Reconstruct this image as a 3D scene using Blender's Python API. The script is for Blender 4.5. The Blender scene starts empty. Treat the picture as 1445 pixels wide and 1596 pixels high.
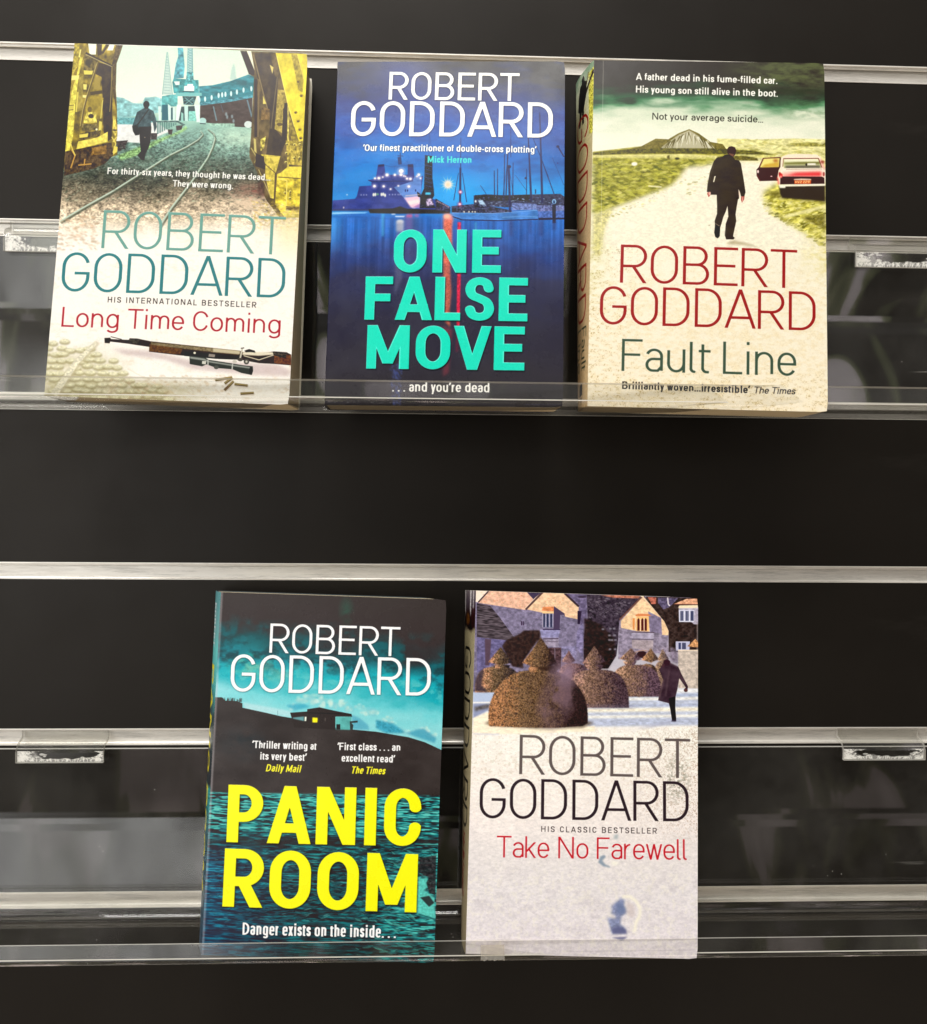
import bpy, bmesh, math
import numpy as np
from mathutils import Vector, Matrix, Euler

# ---------------------------------------------------------------------------
# Units: the wall is laid out in millimetres (x right, d out of the wall, z up)
# and scaled to metres; Z0 lifts it to its height above the shop floor.
# ---------------------------------------------------------------------------
MM = .001; Z0 = 1.655
sc = bpy.context.scene
COL = sc.collection
def W(x, d, z): return Vector((x*MM, -d*MM, z*MM+Z0))

# camera ---------------------------------------------------------------------
cam_d = bpy.data.cameras.new('camera'); cam = bpy.data.objects.new('camera', cam_d); COL.objects.link(cam); sc.camera = cam
cam_d.sensor_fit = 'HORIZONTAL'; cam_d.sensor_width = 36; cam_d.lens = 36*1462.795/1445; cam_d.shift_y = (866.58-798)/1445
cam_d.clip_start = .02; cam_d.clip_end = 60
Rc = Euler([math.radians(v) for v in (-3.040, -.446, -2.328)], 'XYZ').to_matrix()
cam.matrix_world = Matrix.Translation(W(270.176, 565.798, -254.767)) @ Matrix((Rc.col[0], Rc.col[2], -Rc.col[1])).transposed().to_4x4()

# the dim shop behind the camera: pale ceiling, dark walls, floor brightened as fill ----------
wd = bpy.data.worlds.new('World'); sc.world = wd; wd.use_nodes = True
nt = wd.node_tree; nt.nodes.clear(); N = nt.nodes.new; L = nt.links.new
out = N('ShaderNodeOutputWorld'); bg = N('ShaderNodeBackground'); L(bg.outputs[0], out.inputs[0])
tc = N('ShaderNodeTexCoord'); sx = N('ShaderNodeSeparateXYZ'); L(tc.outputs['Generated'], sx.inputs[0])
rp = N('ShaderNodeValToRGB'); mr = N('ShaderNodeMapRange'); L(sx.outputs['Z'], mr.inputs[0]); mr.inputs[1].default_value = -1; mr.inputs[2].default_value = 1; L(mr.outputs[0], rp.inputs[0])
e = rp.color_ramp.elements; e[0].position = 0; e[0].color = (2.1, 1.85, 1.55, 1); e[1].position = 1; e[1].color = (1.0, .98, .95, 1)
for pos, c in ((.24, (.95, .85, .72)), (.36, (.075, .066, .06)), (.48, (.06, .055, .05)), (.56, (.08, .072, .066)), (.66, (.52, .51, .49)), (.8, (.90, .88, .85))):
    k = e.new(pos); k.color = c+(1,)
# noise patches standing in for shop clutter, their brightness shaped for the shelf reflections
mp = N('ShaderNodeMapping'); mp.inputs['Location'].default_value = (1.7, 3.1, .4); mp.inputs['Scale'].default_value = (10, 10, 2.6); L(tc.outputs['Generated'], mp.inputs[0])
nz = N('ShaderNodeTexNoise'); nz.inputs['Scale'].default_value = 1.0; nz.inputs['Detail'].default_value = 4; nz.inputs['Distortion'].default_value = 1.1; L(mp.outputs[0], nz.inputs[0])
r2 = N('ShaderNodeValToRGB'); L(nz.outputs[0], r2.inputs[0]); q = r2.color_ramp.elements; q[0].position = .40; q[0].color = (.10, .08, .08, 1); q[1].position = .66; q[1].color = (34, 31, 33, 1)
for pos, c in ((.50, (.4, .36, .34)), (.53, (4, 4.6, 2.4)), (.56, (8, 8.4, 5)), (.575, (22, 20, 21)), (.61, (25, 23, 24))):
    k = q.new(pos); k.color = c+(1,)
# the patches stay at eye level; ceiling and floor are plain
fr = N('ShaderNodeValToRGB'); L(mr.outputs[0], fr.inputs[0]); q = fr.color_ramp.elements; q[0].position = .30; q[0].color = (.15,)*3+(1,); q[1].position = .74; q[1].color = (.12,)*3+(1,)
for pos, c in ((.40, .9), (.60, .9)): k = q.new(pos); k.color = (c, c, c, 1)
mx = N('ShaderNodeMixRGB'); mx.blend_type = 'MULTIPLY'; L(fr.outputs[0], mx.inputs[0]); L(rp.outputs[0], mx.inputs[1]); L(r2.outputs[0], mx.inputs[2]); L(mx.outputs[0], bg.inputs[0])
bg.inputs[1].default_value = .29

# lamps: a wide shop window off to the left, a strip of ceiling lights overhead
def area(name, loc, aim, sx_, sy_, power, col):
    l = bpy.data.lights.new(name, 'AREA'); l.shape = 'RECTANGLE'; l.size = sx_; l.size_y = sy_; l.energy = power; l.color = col
    o = bpy.data.objects.new(name, l); COL.objects.link(o); o.location = loc
    o.rotation_euler = (Vector(aim)-Vector(loc)).to_track_quat('-Z', 'Y').to_euler(); return o
win = area('shop_window', (-1.45, -2.45, 1.62), (.2, 0, 1.45), 3.0, 2.1, 35, (1, 1, .99))
area('ceiling_light', (-.15, -.95, 2.95), (.25, 0, 1.4), 1.5, .5, 37, (1, .985, .955))
# the window is not evenly bright: invented noise and faded borders soften its reflection
l = win.data; l.use_nodes = True; t = l.node_tree; em = t.nodes['Emission']; n = t.nodes.new
g = n('ShaderNodeNewGeometry'); sp = n('ShaderNodeSeparateXYZ'); t.links.new(g.outputs['Parametric'], sp.inputs[0])
def hat(o, a, b):
    r = n('ShaderNodeValToRGB'); t.links.new(o, r.inputs[0]); r.color_ramp.interpolation = 'EASE'; q = r.color_ramp.elements; q[0].position = 0; q[0].color = (0, 0, 0, 1); q[1].position = 1; q[1].color = (0, 0, 0, 1)
    for p_ in (a, 1-b): k = q.new(p_); k.color = (1, 1, 1, 1)
    return r.outputs[0]
def mul(a, b):
    m = n('ShaderNodeMath'); m.operation = 'MULTIPLY'
    for i_, v_ in enumerate((a, b)):
        if isinstance(v_, float): m.inputs[i_].default_value = v_
        else: t.links.new(v_, m.inputs[i_])
    return m.outputs[0]
mp = n('ShaderNodeMapping'); mp.inputs['Scale'].default_value = (7, 2.2, 1); t.links.new(g.outputs['Parametric'], mp.inputs[0])
nz = n('ShaderNodeTexNoise'); nz.inputs['Scale'].default_value = 1.3; nz.inputs['Detail'].default_value = 3; nz.inputs['Distortion'].default_value = .8; t.links.new(mp.outputs[0], nz.inputs[0])
r = n('ShaderNodeValToRGB'); t.links.new(nz.outputs[0], r.inputs[0]); r.color_ramp.elements[0].position = .36; r.color_ramp.elements[0].color = (.55, .55, .55, 1); r.color_ramp.elements[1].position = .66; r.color_ramp.elements[1].color = (1.25, 1.25, 1.25, 1)
t.links.new(mul(mul(hat(sp.outputs[0], .16, .16), hat(sp.outputs[1], .10, .10)), mul(r.outputs[0], 1.25)), em.inputs['Strength'])

sc.view_settings.view_transform = 'Standard'; sc.view_settings.look = 'None'; sc.view_settings.gamma = 1; sc.view_settings.exposure = 0
sc.cycles.max_bounces = 14; sc.cycles.transparent_max_bounces = 24; sc.cycles.glossy_bounces = 6; sc.cycles.caustics_reflective = False

# ---------------------------------------------------------------------------
# helpers
# ---------------------------------------------------------------------------
def empty(name, loc, label, cat, group=None):
    o = bpy.data.objects.new(name, None); COL.objects.link(o); o.location = loc; o.empty_display_size = .02
    o['label'] = label; o['category'] = cat
    if group: o['group'] = group
    return o

def mesh(name, verts, faces, mats, parent=None, mi=None, smooth=False, uvs=None):
    """verts already in world metres; the mesh is stored relative to its parent"""
    off = Vector((0, 0, 0)); q = parent
    while q is not None: off = off+q.location; q = q.parent
    me = bpy.data.meshes.new(name); me.from_pydata([tuple(Vector(v)-off) for v in verts], [], faces)
    for m in (mats if isinstance(mats, (list, tuple)) else [mats]): me.materials.append(m)
    if mi: me.polygons.foreach_set('material_index', mi)
    if smooth:
        me.polygons.foreach_set('use_smooth', [True]*len(me.polygons)); me.set_sharp_from_angle(angle=math.radians(32))
    if uvs:
        ul = me.uv_layers.new(name='UVMap')
        for lp in me.loops: ul.data[lp.index].uv = uvs[lp.vertex_index]
    o = bpy.data.objects.new(name, me); COL.objects.link(o)
    if parent is not None: o.parent = parent
    return o

def copy_part(src, parent, dz):
    o = src.copy(); COL.objects.link(o); o.parent = parent; o.location = (src.location[0], src.location[1], src.location[2]+dz*MM); return o

def extrude_x(prof, x0, x1):
    """closed (d, z) profile swept along x; returns verts, faces"""
    n = len(prof); v = [W(x0, d, z) for d, z in prof]+[W(x1, d, z) for d, z in prof]
    f = [(i, (i+1) % n, n+(i+1) % n, n+i) for i in range(n)]
    f += [tuple(range(n))[::-1], tuple(range(n, 2*n))]
    return v, f

def fix_normals(o):
    bm = bmesh.new(); bm.from_mesh(o.data); bmesh.ops.recalc_face_normals(bm, faces=bm.faces); bm.to_mesh(o.data); bm.free(); return o

def bevel(o, w, seg=2, ang=35):
    m = o.modifiers.new('bevel', 'BEVEL'); m.width = w; m.segments = seg; m.limit_method = 'ANGLE'; m.angle_limit = math.radians(ang); return o

class Mat:
    def __init__(s, name):
        s.m = bpy.data.materials.new(name); s.m.use_nodes = True; s.t = s.m.node_tree; s.p = s.t.nodes['Principled BSDF']
    def n(s, kind, **k):
        o = s.t.nodes.new('ShaderNode'+kind)
        for a, b in k.items():
            if a[0] == 'i' and a[1:].isdigit(): o.inputs[int(a[1:])].default_value = b
            elif a in o.inputs.keys() if hasattr(o.inputs, 'keys') else False: o.inputs[a].default_value = b
            else: setattr(o, a, b)
        return o
    def l(s, a, b): s.t.links.new(a, b)
    def set(s, **k):
        for a, b in k.items(): s.p.inputs[a.replace('_', ' ')].default_value = b
        return s
    def noise(s, scale, detail=4, rough=.55, mapping=None, coord='Object'):
        tc = s.n('TexCoord'); z = s.n('TexNoise'); z.inputs['Scale'].default_value = scale; z.inputs['Detail'].default_value = detail; z.inputs['Roughness'].default_value = rough
        if mapping:
            mp = s.n('Mapping'); mp.inputs['Scale'].default_value = mapping; s.l(tc.outputs[coord], mp.inputs[0]); s.l(mp.outputs[0], z.inputs['Vector'])
        else: s.l(tc.outputs[coord], z.inputs['Vector'])
        return z.outputs[0]
    def ramp(s, src, *stops):
        r = s.n('ValToRGB'); s.l(src, r.inputs[0]); e = r.color_ramp.elements
        while len(e) > 1: e.remove(e[0])
        for i, (pos, c) in enumerate(stops):
            k = e[0] if i == 0 else e.new(pos); k.position = pos; k.color = (c if isinstance(c, tuple) else (c, c, c))+(1,)
        return r.outputs[0]
    def bump(s, src, strength, dist=.001):
        b = s.n('Bump'); b.inputs['Strength'].default_value = strength; b.inputs['Distance'].default_value = dist; s.l(src, b.inputs['Height']); s.l(b.outputs[0], s.p.inputs['Normal']); return b
# ---------------------------------------------------------------------------
# PRINT: a small 2-D painter (numpy only) that prints the covers and spines.
# Shapes are given in the units of whichever close-up was being traced.
# ---------------------------------------------------------------------------
def homography(src, dst):
    A = []; b = []
    for (x, y), (u, v) in zip(src, dst):
        A.append([x, y, 1, 0, 0, 0, -u*x, -u*y]); b.append(u)
        A.append([0, 0, 0, x, y, 1, -v*x, -v*y]); b.append(v)
    return np.append(np.linalg.solve(np.array(A, float), np.array(b, float)), 1).reshape(3, 3)

def box_blur(a, r, axis):
    if r < 1: return a
    pad = [(0, 0)]*a.ndim; pad[axis] = (r+1, r)
    c = np.cumsum(np.pad(a, pad, mode='edge'), axis=axis, dtype=np.float64)
    n = a.shape[axis]
    hi = np.take(c, np.arange(2*r+1, 2*r+1+n), axis=axis); lo = np.take(c, np.arange(0, n), axis=axis)
    return ((hi-lo)/(2*r+1)).astype(np.float32)

def blur(a, s):
    r = int(round(s))
    if r < 1: return a
    for _ in range(2):
        a = box_blur(box_blur(a, r, 0), r, 1)
    return a

def vnoise(h, w, sx, sy, seed):
    rs = np.random.RandomState(seed)
    gw, gh = int(w/sx)+3, int(h/sy)+3
    g = rs.rand(gh, gw).astype(np.float32)
    x = np.arange(w)/sx; y = np.arange(h)/sy
    xi = x.astype(int); yi = y.astype(int)
    fx = (x-xi).astype(np.float32); fy = (y-yi).astype(np.float32)
    fx = fx*fx*(3-2*fx); fy = (fy*fy*(3-2*fy))[:, None]
    a = g[yi]; b = g[yi+1]
    r = a*(1-fy)+b*fy
    return r[:, xi]*(1-fx)+r[:, xi+1]*fx

def fbm(h, w, sx, sy, seed, octv=4, gain=.55):
    t = np.zeros((h, w), np.float32); amp = 1.; tot = 0.
    for k in range(octv):
        if sx < 1.2 or sy < 1.2: break
        t += amp*vnoise(h, w, sx, sy, seed+17*k); tot += amp
        amp *= gain; sx /= 2.; sy /= 2.
    t /= tot
    return np.clip((t-.5)*1.5+.5, 0, 1)

def poly_cov(polys, x0, y0, w, h, ss=4):
    """coverage 0..1 of the union of same-winding convex-ish polygons"""
    acc = np.zeros((h*ss, w+2), np.float32)
    for P in polys:
        P = np.asarray(P, float)
        a = 0.5*np.sum(P[:, 0]*np.roll(P[:, 1], -1)-np.roll(P[:, 0], -1)*P[:, 1])
        if a < 0: P = P[::-1]
        px = P[:, 0]-x0; py = (P[:, 1]-y0)*ss-.5
        n = len(P)
        for i in range(n):
            xa, ya, xb, yb = px[i], py[i], px[(i+1) % n], py[(i+1) % n]
            if ya == yb: continue
            s = 1.
            if ya > yb: xa, ya, xb, yb = xb, yb, xa, ya; s = -1.
            r0 = max(0, int(math.ceil(ya))); r1 = min(h*ss, int(math.ceil(yb)))
            if r1 <= r0: continue
            rows = np.arange(r0, r1)
            xs = np.clip(xa+(rows-ya)*(xb-xa)/(yb-ya), 0, w)
            xi = xs.astype(int); f = xs-xi
            acc[rows, xi] += s*(1-f); acc[rows, xi+1] += s*f
    c = np.clip(np.abs(np.cumsum(acc, axis=1)[:, :w]), 0, 1)
    return c.reshape(h, ss, w).mean(1)

class Print:
    def __init__(self, w, h, quad, seed=0):
        self.w, self.h = w, h
        self.H = homography(quad, [(0, 0), (w, 0), (0, h), (w, h)])
        Hi = np.linalg.inv(self.H)
        u, v = np.meshgrid(np.arange(w)+.5, np.arange(h)+.5)
        d = Hi[2, 0]*u+Hi[2, 1]*v+Hi[2, 2]
        self.X = ((Hi[0, 0]*u+Hi[0, 1]*v+Hi[0, 2])/d).astype(np.float32)
        self.Y = ((Hi[1, 0]*u+Hi[1, 1]*v+Hi[1, 2])/d).astype(np.float32)
        self.C = np.zeros((h, w, 3), np.float32)
        self.E = np.zeros((h, w), np.float32)       # emboss height
        self.F(0, 0, 1); self.seed = seed; self.nc = {}
    def F(self, ox, oy, s): self.f = (ox, oy, s); return self
    def t(self, pts):
        p = np.asarray(pts, float).reshape(-1, 2)
        p = p/self.f[2]+np.array(self.f[:2])
        q = np.c_[p, np.ones(len(p))]@self.H.T
        return q[:, :2]/q[:, 2:]
    def k(self):
        """texture pixels per traced unit"""
        a = self.t([(0, 0), (100, 0)]) if self.f[2] != 1 else self.t([(700, 700), (800, 700)])
        return np.hypot(*(a[1]-a[0]))/100.
    def N(self, sx, sy=None, seed=1, octv=4):
        key = (sx, sy, seed, octv)
        if key not in self.nc: self.nc[key] = fbm(self.h, self.w, sx, sy or sx, seed+self.seed*101, octv)
        return self.nc[key]
    def comp(self, m, sl, col, a=1., noise=None, amp=0.):
        m = m*a if np.isscalar(a) else m*a[sl]
        m = m[..., None]
        if isinstance(col, np.ndarray) and col.ndim == 3: c = col[sl]
        else: c = np.asarray(col, np.float32)[None, None, :]
        if noise is not None: c = np.clip(c*(1+amp*(noise[sl][..., None]-.5)*2), 0, 262)
        self.C[sl] = self.C[sl]*(1-m)+c*m
    def _box(self, P, pad):
        x0 = max(0, int(np.floor(min(p[:, 0].min() for p in P)))-pad); x1 = min(self.w, int(np.ceil(max(p[:, 0].max() for p in P)))+pad)
        y0 = max(0, int(np.floor(min(p[:, 1].min() for p in P)))-pad); y1 = min(self.h, int(np.ceil(max(p[:, 1].max() for p in P)))+pad)
        return x0, y0, x1, y1
    def raw(self, P, col, soft=0, a=1., noise=None, amp=0., emb=0.):
        pad = int(soft*3)+2
        x0, y0, x1, y1 = self._box(P, pad)
        if x1 <= x0 or y1 <= y0: return
        m = poly_cov(P, x0, y0, x1-x0, y1-y0)
        if soft: m = blur(m, soft)
        sl = (slice(y0, y1), slice(x0, x1))
        self.comp(m, sl, col, a, noise, amp)
        if emb: self.E[sl] = np.maximum(self.E[sl], m*emb)
    def fill(self, pts, col, soft=0, a=1., noise=None, amp=0.):
        self.raw([self.t(pts)], col, soft, a, noise, amp)
    def ell(self, cx, cy, rx, ry, col, soft=0, a=1., noise=None, amp=0., n=20):
        th = np.linspace(0, 2*math.pi, n, endpoint=False)
        self.fill(np.c_[cx+rx*np.cos(th), cy+ry*np.sin(th)], col, soft, a, noise, amp)
    def line(self, pts, wd, col, soft=0, a=1., w2=None, noise=None, amp=0.):
        q = self.t(pts); k = self.k(); n = len(q)
        ws = np.linspace(wd, wd if w2 is None else w2, n)*k*.5
        P = []
        for i in range(n-1):
            d = q[i+1]-q[i]; L = np.hypot(*d)
            if L < 1e-6: continue
            nn = np.array([-d[1], d[0]])/L
            P.append(np.array([q[i]+nn*ws[i], q[i+1]+nn*ws[i+1], q[i+1]-nn*ws[i+1], q[i]-nn*ws[i]]))
        self.raw(P, col, soft, a, noise, amp)
    def ramp(self, V, keys):
        """colour array from a field and [(value, colour), ...]"""
        ks = [k[0] for k in keys]
        return np.stack([np.interp(V, ks, [k[1][i] for k in keys]) for i in range(3)], -1).astype(np.float32)
    def mix(self, col, m):
        self.C = self.C*(1-m[..., None])+(col if isinstance(col, np.ndarray) else np.asarray(col, np.float32))*m[..., None]
    def text(self, s, x0, y0, x1, y1, cap, wx, col, wy=None, xh=.72, it=0., emb=0., tex=None, shadow=0, track=0., a=1., soft=0):
        p = self.t([(x0, y0), (x1, y1)])
        capt = self.t([((x0+x1)/2, (y0+y1)/2), ((x0+x1)/2, (y0+y1)/2-cap)])
        self.text_px(s, p[0], p[1], abs(capt[1]-capt[0])[1], wx, col, wy, xh, it, emb, shadow, track, a, soft)
    def text_px(self, s, p0, p1, cap, wx, col, wy=None, xh=.72, it=0., emb=0., shadow=0, track=0., a=1., soft=0):
        d = p1-p0; L = np.hypot(*d); d = d/L; up = np.array([d[1], -d[0]])
        P = [np.array([p0+d*(q[0]*cap)+up*(q[1]*cap) for q in g]) for g in lay_text(s, L/cap, wx, wy or wx, xh, it, track)]
        if shadow:
            self.raw([g+np.array([shadow*.4, shadow*.6]) for g in P], (10, 14, 30), shadow, .75)
        self.raw(P, col, soft, a, None, 0., emb)

# --- lettering: every letter is a set of strokes on a skeleton -----------------
WID = dict(A=.80, B=.67, C=.67, D=.69, E=.61, F=.59, G=.69, H=.70, I=0, J=.45, K=.68, L=.55, M=.86, N=.72, O=.70, P=.65, Q=.70, R=.68, S=.63,
           T=.68, U=.69, V=.76, W=1.05, X=.70, Y=.72, Z=.62, a=.50, b=.54, c=.47, d=.54, e=.53, f=.33, g=.54, h=.52, i=0, j=.2, k=.50, l=0, m=.82, n=.52,
           o=.55, p=.54, q=.54, r=.34, s=.46, t=.34, u=.52, v=.50, w=.76, x=.50, y=.50, z=.45)
for _c in '0123456789': WID[_c] = .6
WID['1'] = .35
SB = dict(A=.01, V=.01, W=.01, Y=.01, T=.02, O=.055, C=.055, G=.055, Q=.055, D=.07, o=.05, e=.05, c=.05, v=.015, w=.015, y=.015, x=.015, t=.02, f=.02, r=.04, k=.03, K=.03, L=.04, F=.05, E=.05, S=.05, s=.04, R=.045, a=.045)

def arc(cx, cy, rx, ry, a0, a1, n=14):
    t = np.radians(np.linspace(a0, a1, n+1))
    return [(cx+rx*math.cos(v), cy+ry*math.sin(v)) for v in t]

def catmull(p, n=10):
    p = [np.array(q, float) for q in p]; p = [2*p[0]-p[1]]+p+[2*p[-1]-p[-2]]; o = []
    for i in range(1, len(p)-2):
        for k in range(n):
            t = k/n; a, b, c, d = p[i-1:i+3]
            o.append(tuple(.5*(2*b+(c-a)*t+(2*a-5*b+4*c-d)*t*t+(3*b-a-3*c+d)*t**3)))
    return o+[tuple(p[-2])]

def glyph(ch, ow, hx, hy, xh):
    """strokes (points, clip) of one letter; ow = outer width; 1 = cap height"""
    a = max(ow-2*hx, 0.02); B = hy; T = 1-hy; X = xh-hy; S = []
    desc = -.24+hy
    def st(*p, clip=None): S.append((list(p), clip))
    def loop(x0, x1, y0, y1, r=None):
        rx = (x1-x0)/2; ry = min(rx*1.12, (y1-y0)/2) if r is None else r
        st(*(arc(x0+rx, y1-ry, rx, ry, 0, 180)+arc(x0+rx, y0+ry, rx, ry, 180, 360)+[(x1, y1-ry)]))
    if ch in 'OQ0': loop(0, a, B, T)
    if ch == 'Q': st((a*.6, B+.18), (a, B-.02))
    elif ch == 'D':
        rx = min(a, .36)*.95; ry = min(rx*1.05, .45)
        st((0, B), (0, T)); st(*([(0, T)]+arc(a-rx, T-ry, rx, ry, 90, 0)+arc(a-rx, B+ry, rx, ry, 0, -90)+[(0, B)]))
    elif ch in 'PRB':
        M = {'P': .44, 'R': .44, 'B': .52}[ch]; r = (T-M)/2; rx = min(r, a*.8); x1 = a*(.93 if ch == 'B' else 1)
        st((0, B), (0, T)); st(*([(0, T)]+arc(x1-rx, T-r, rx, r, 90, -90)+[(0, M)]))
        if ch == 'R': st((a*.48, M), (a, B), clip=(0, M))
        if ch == 'B':
            r = (M-B)/2; rx = min(r, a*.8); st(*([(0, M)]+arc(a-rx, M-r, rx, r, 90, -90)+[(0, B)]))
    elif ch in 'EFL':
        st((0, B), (0, T))
        if ch in 'EL': st((0, B), (a, B))
        if ch in 'EF': st((0, T), (a, T)); st((0, .515), (a*.88, .515))
    elif ch in 'CGc':
        t = T if ch != 'c' else X
        rx = a/2; ry = min(rx*1.12, (t-B)/2)
        if ch == 'G':
            st(*(arc(rx, t-ry, rx, ry, 18, 180)+arc(rx, B+ry, rx, ry, 180, 360)+[(a, .47)])); st((a*.52, .47), (a, .47))
        else:
            st(*([(a, t-ry*1.12)]*(hx > .07)+arc(rx, t-ry, rx, ry, 0 if hx > .07 else 18, 180)+arc(rx, B+ry, rx, ry, 180, 360 if hx > .07 else 342)+[(a, B+ry*1.12)]*(hx > .07)))
    elif ch == 'S' or ch == 's':
        t = T if ch == 'S' else X
        q = [(.97, .77), (.84, .94), (.5, 1), (.16, .94), (.02, .77), (.14, .6), (.5, .51), (.86, .41), (.99, .23), (.85, .06), (.5, 0), (.15, .06), (.01, .22)]
        st(*catmull([(x*a, B+y*(t-B)) for x, y in q]))
    elif ch == 'A':
        st((0, B), (a/2, T), clip=(0, 1)); st((a, B), (a/2, T), clip=(0, 1)); st((a*.16, .27), (a*.84, .27))
    elif ch == 'V': st((0, T), (a/2, B), clip=(0, 1)); st((a, T), (a/2, B), clip=(0, 1))
    elif ch == 'N': st((0, B), (0, T)); st((a, B), (a, T)); st((0, T), (a, B), clip=(0, 1))
    elif ch == 'M':
        st((0, B), (0, T)); st((a, B), (a, T)); st((0, T), (a/2, .12 if hx > .07 else .3), clip=(0, 1)); st((a, T), (a/2, .12 if hx > .07 else .3), clip=(0, 1))
    elif ch == 'W':
        for u, v in ((0, .27), (.5, .27), (.5, .73), (1, .73)): st((a*u, T), (a*v, B), clip=(0, 1))
    elif ch == 'H': st((0, B), (0, T)); st((a, B), (a, T)); st((0, .515), (a, .515))
    elif ch == 'I': st((0, B), (0, T))
    elif ch == 'T': st((0, T), (a, T)); st((a/2, B), (a/2, T))
    elif ch == 'U': rx = a/2; st(*([(0, T)]+arc(rx, B+rx, rx, rx, 180, 360)+[(a, T)]))
    elif ch == 'J': rx = a/2; st(*(arc(rx, B+rx, rx, rx, 200, 360)+[(a, T)]))
    elif ch == 'K': st((0, B), (0, T)); st((0, .38), (a, T), clip=(0, 1)); st((a*.3, .55), (a, B), clip=(0, 1))
    elif ch == 'Y': st((0, T), (a/2, .45), clip=(0, 1)); st((a, T), (a/2, .45), clip=(0, 1)); st((a/2, B), (a/2, .45))
    elif ch == 'Z': st((0, T), (a, T)); st((0, B), (a, B)); st((0, B), (a, T), clip=(0, 1))
    elif ch == '1': st((a, B), (a, T)); st((0, T-.2), (a, T))
    elif ch in '23456789':
        st((0, T), (a, T)); st((0, B), (a, B)); st((0, .5), (a, .5)); st((a, .5), (a, T)) if ch in '2389' else st((0, .5), (0, T)); st((0, B), (0, .5)) if ch in '268' else st((a, B), (a, .5))
    elif ch == 'o': loop(0, a, B, X)
    elif ch == 'e':
        rx = a/2; ry = min(rx*1.12, (X-B)/2); ym = (X+B)/2
        st((0, ym), (a, ym)); st(*([(a, ym)]+arc(rx, X-ry, rx, ry, 0, 180)+arc(rx, B+ry, rx, ry, 180, 330)))
    elif ch in 'bdpqg':
        loop(0, a, B, X)
        if ch == 'b': st((0, B), (0, T))
        if ch == 'd': st((a, B), (a, T))
        if ch == 'p': st((0, desc), (0, X))
        if ch == 'q': st((a, desc), (a, X))
        if ch == 'g': rx = a/2; st(*([(a, X)]+arc(rx, desc+rx*.7, rx, rx*.7, 0, -150)))
    elif ch == 'a':
        rx = a/2; ry = min(rx, .2); ym = B+(X-B)*.56; r = (ym-B)/2; rb = min(r, a*.45)
        st(*(arc(rx, X-ry, rx, ry, 160, 0)+[(a, B)])); st(*([(a, ym)]+arc(rb, B+r, rb, r, 90, 270)+[(a*.75, B), (a, B+r*.7)]))
    elif ch in 'nhmr':
        n = 2 if ch == 'm' else 1; st((0, B), (0, T if ch == 'h' else X))
        w = a/n; r = min(w/2, .24)
        if ch == 'r': st(*([(0, X-.3)]+arc(w, X-.3, w, .3, 180, 95)))
        else:
            for i in range(n): st(*([(i*w, X-r*1.1)]+arc(i*w+w/2, X-r*1.05, w/2, r*1.05, 180, 0)+[((i+1)*w, B)]))
    elif ch == 'u': r = min(a/2, .24); st(*([(0, X)]+arc(a/2, B+r*1.05, a/2, r*1.05, 180, 360))); st((a, B), (a, X))
    elif ch == 'i': st((0, B), (0, X)); st((0, T-hy*.25), (0, T+hy*.25))
    elif ch == 'j': st((a, X), (a, desc), (0, desc)); st((a, T-.01), (a, T+.01))
    elif ch == 'l':
        st((0, B), (0, T)) if a < .05 else st(*([(0, T)]+arc(a*.9, B+a*.9, a*.9, a*.9, 180, 270)+[(a, B)]))
    elif ch == 't': x = a*.3; r = a*.45; st(*([(x, .93-hy)]+arc(x+r, B+r, r, r, 180, 270)+[(a, B)])); st((0, X), (a, X))
    elif ch == 'f': x = a*.35; r = a*.5; st(*([(x, B)]+arc(x+r, T-r, r, r, 180, 90)+[(a, T)])); st((0, X), (a, X))
    elif ch == 'k': st((0, B), (0, T)); st((0, X*.42), (a, X), clip=(0, xh)); st((a*.3, X*.6), (a, B), clip=(0, xh))
    elif ch == 'v': st((0, X), (a/2, B), clip=(0, xh)); st((a, X), (a/2, B), clip=(0, xh))
    elif ch == 'y': st((0, X), (a/2, B), clip=(0, xh)); st((a, X), (a*.28, desc), clip=(desc-hy, xh))
    elif ch == 'w':
        for u, v in ((0, .27), (.5, .27), (.5, .73), (1, .73)): st((a*u, X), (a*v, B), clip=(0, xh))
    elif ch == 'x': st((0, X), (a, B), clip=(0, xh)); st((a, X), (0, B), clip=(0, xh))
    elif ch == 'z': st((0, X), (a, X)); st((0, B), (a, B)); st((0, B), (a, X), clip=(0, xh))
    elif ch == '.': st((0, hy*.95), (0, hy*1.05))
    elif ch == ',': st((0, hy*1.1), (-hx*.6, -hy*1.2))
    elif ch == '-': st((0, .36), (a, .36))
    elif ch == '\u2018': st((0, T-.16), (hx*.8, T+.02))
    elif ch in '\u2019': st((hx*.3, T+.02), (-hx*.5, T-.16))
    return S

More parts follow.
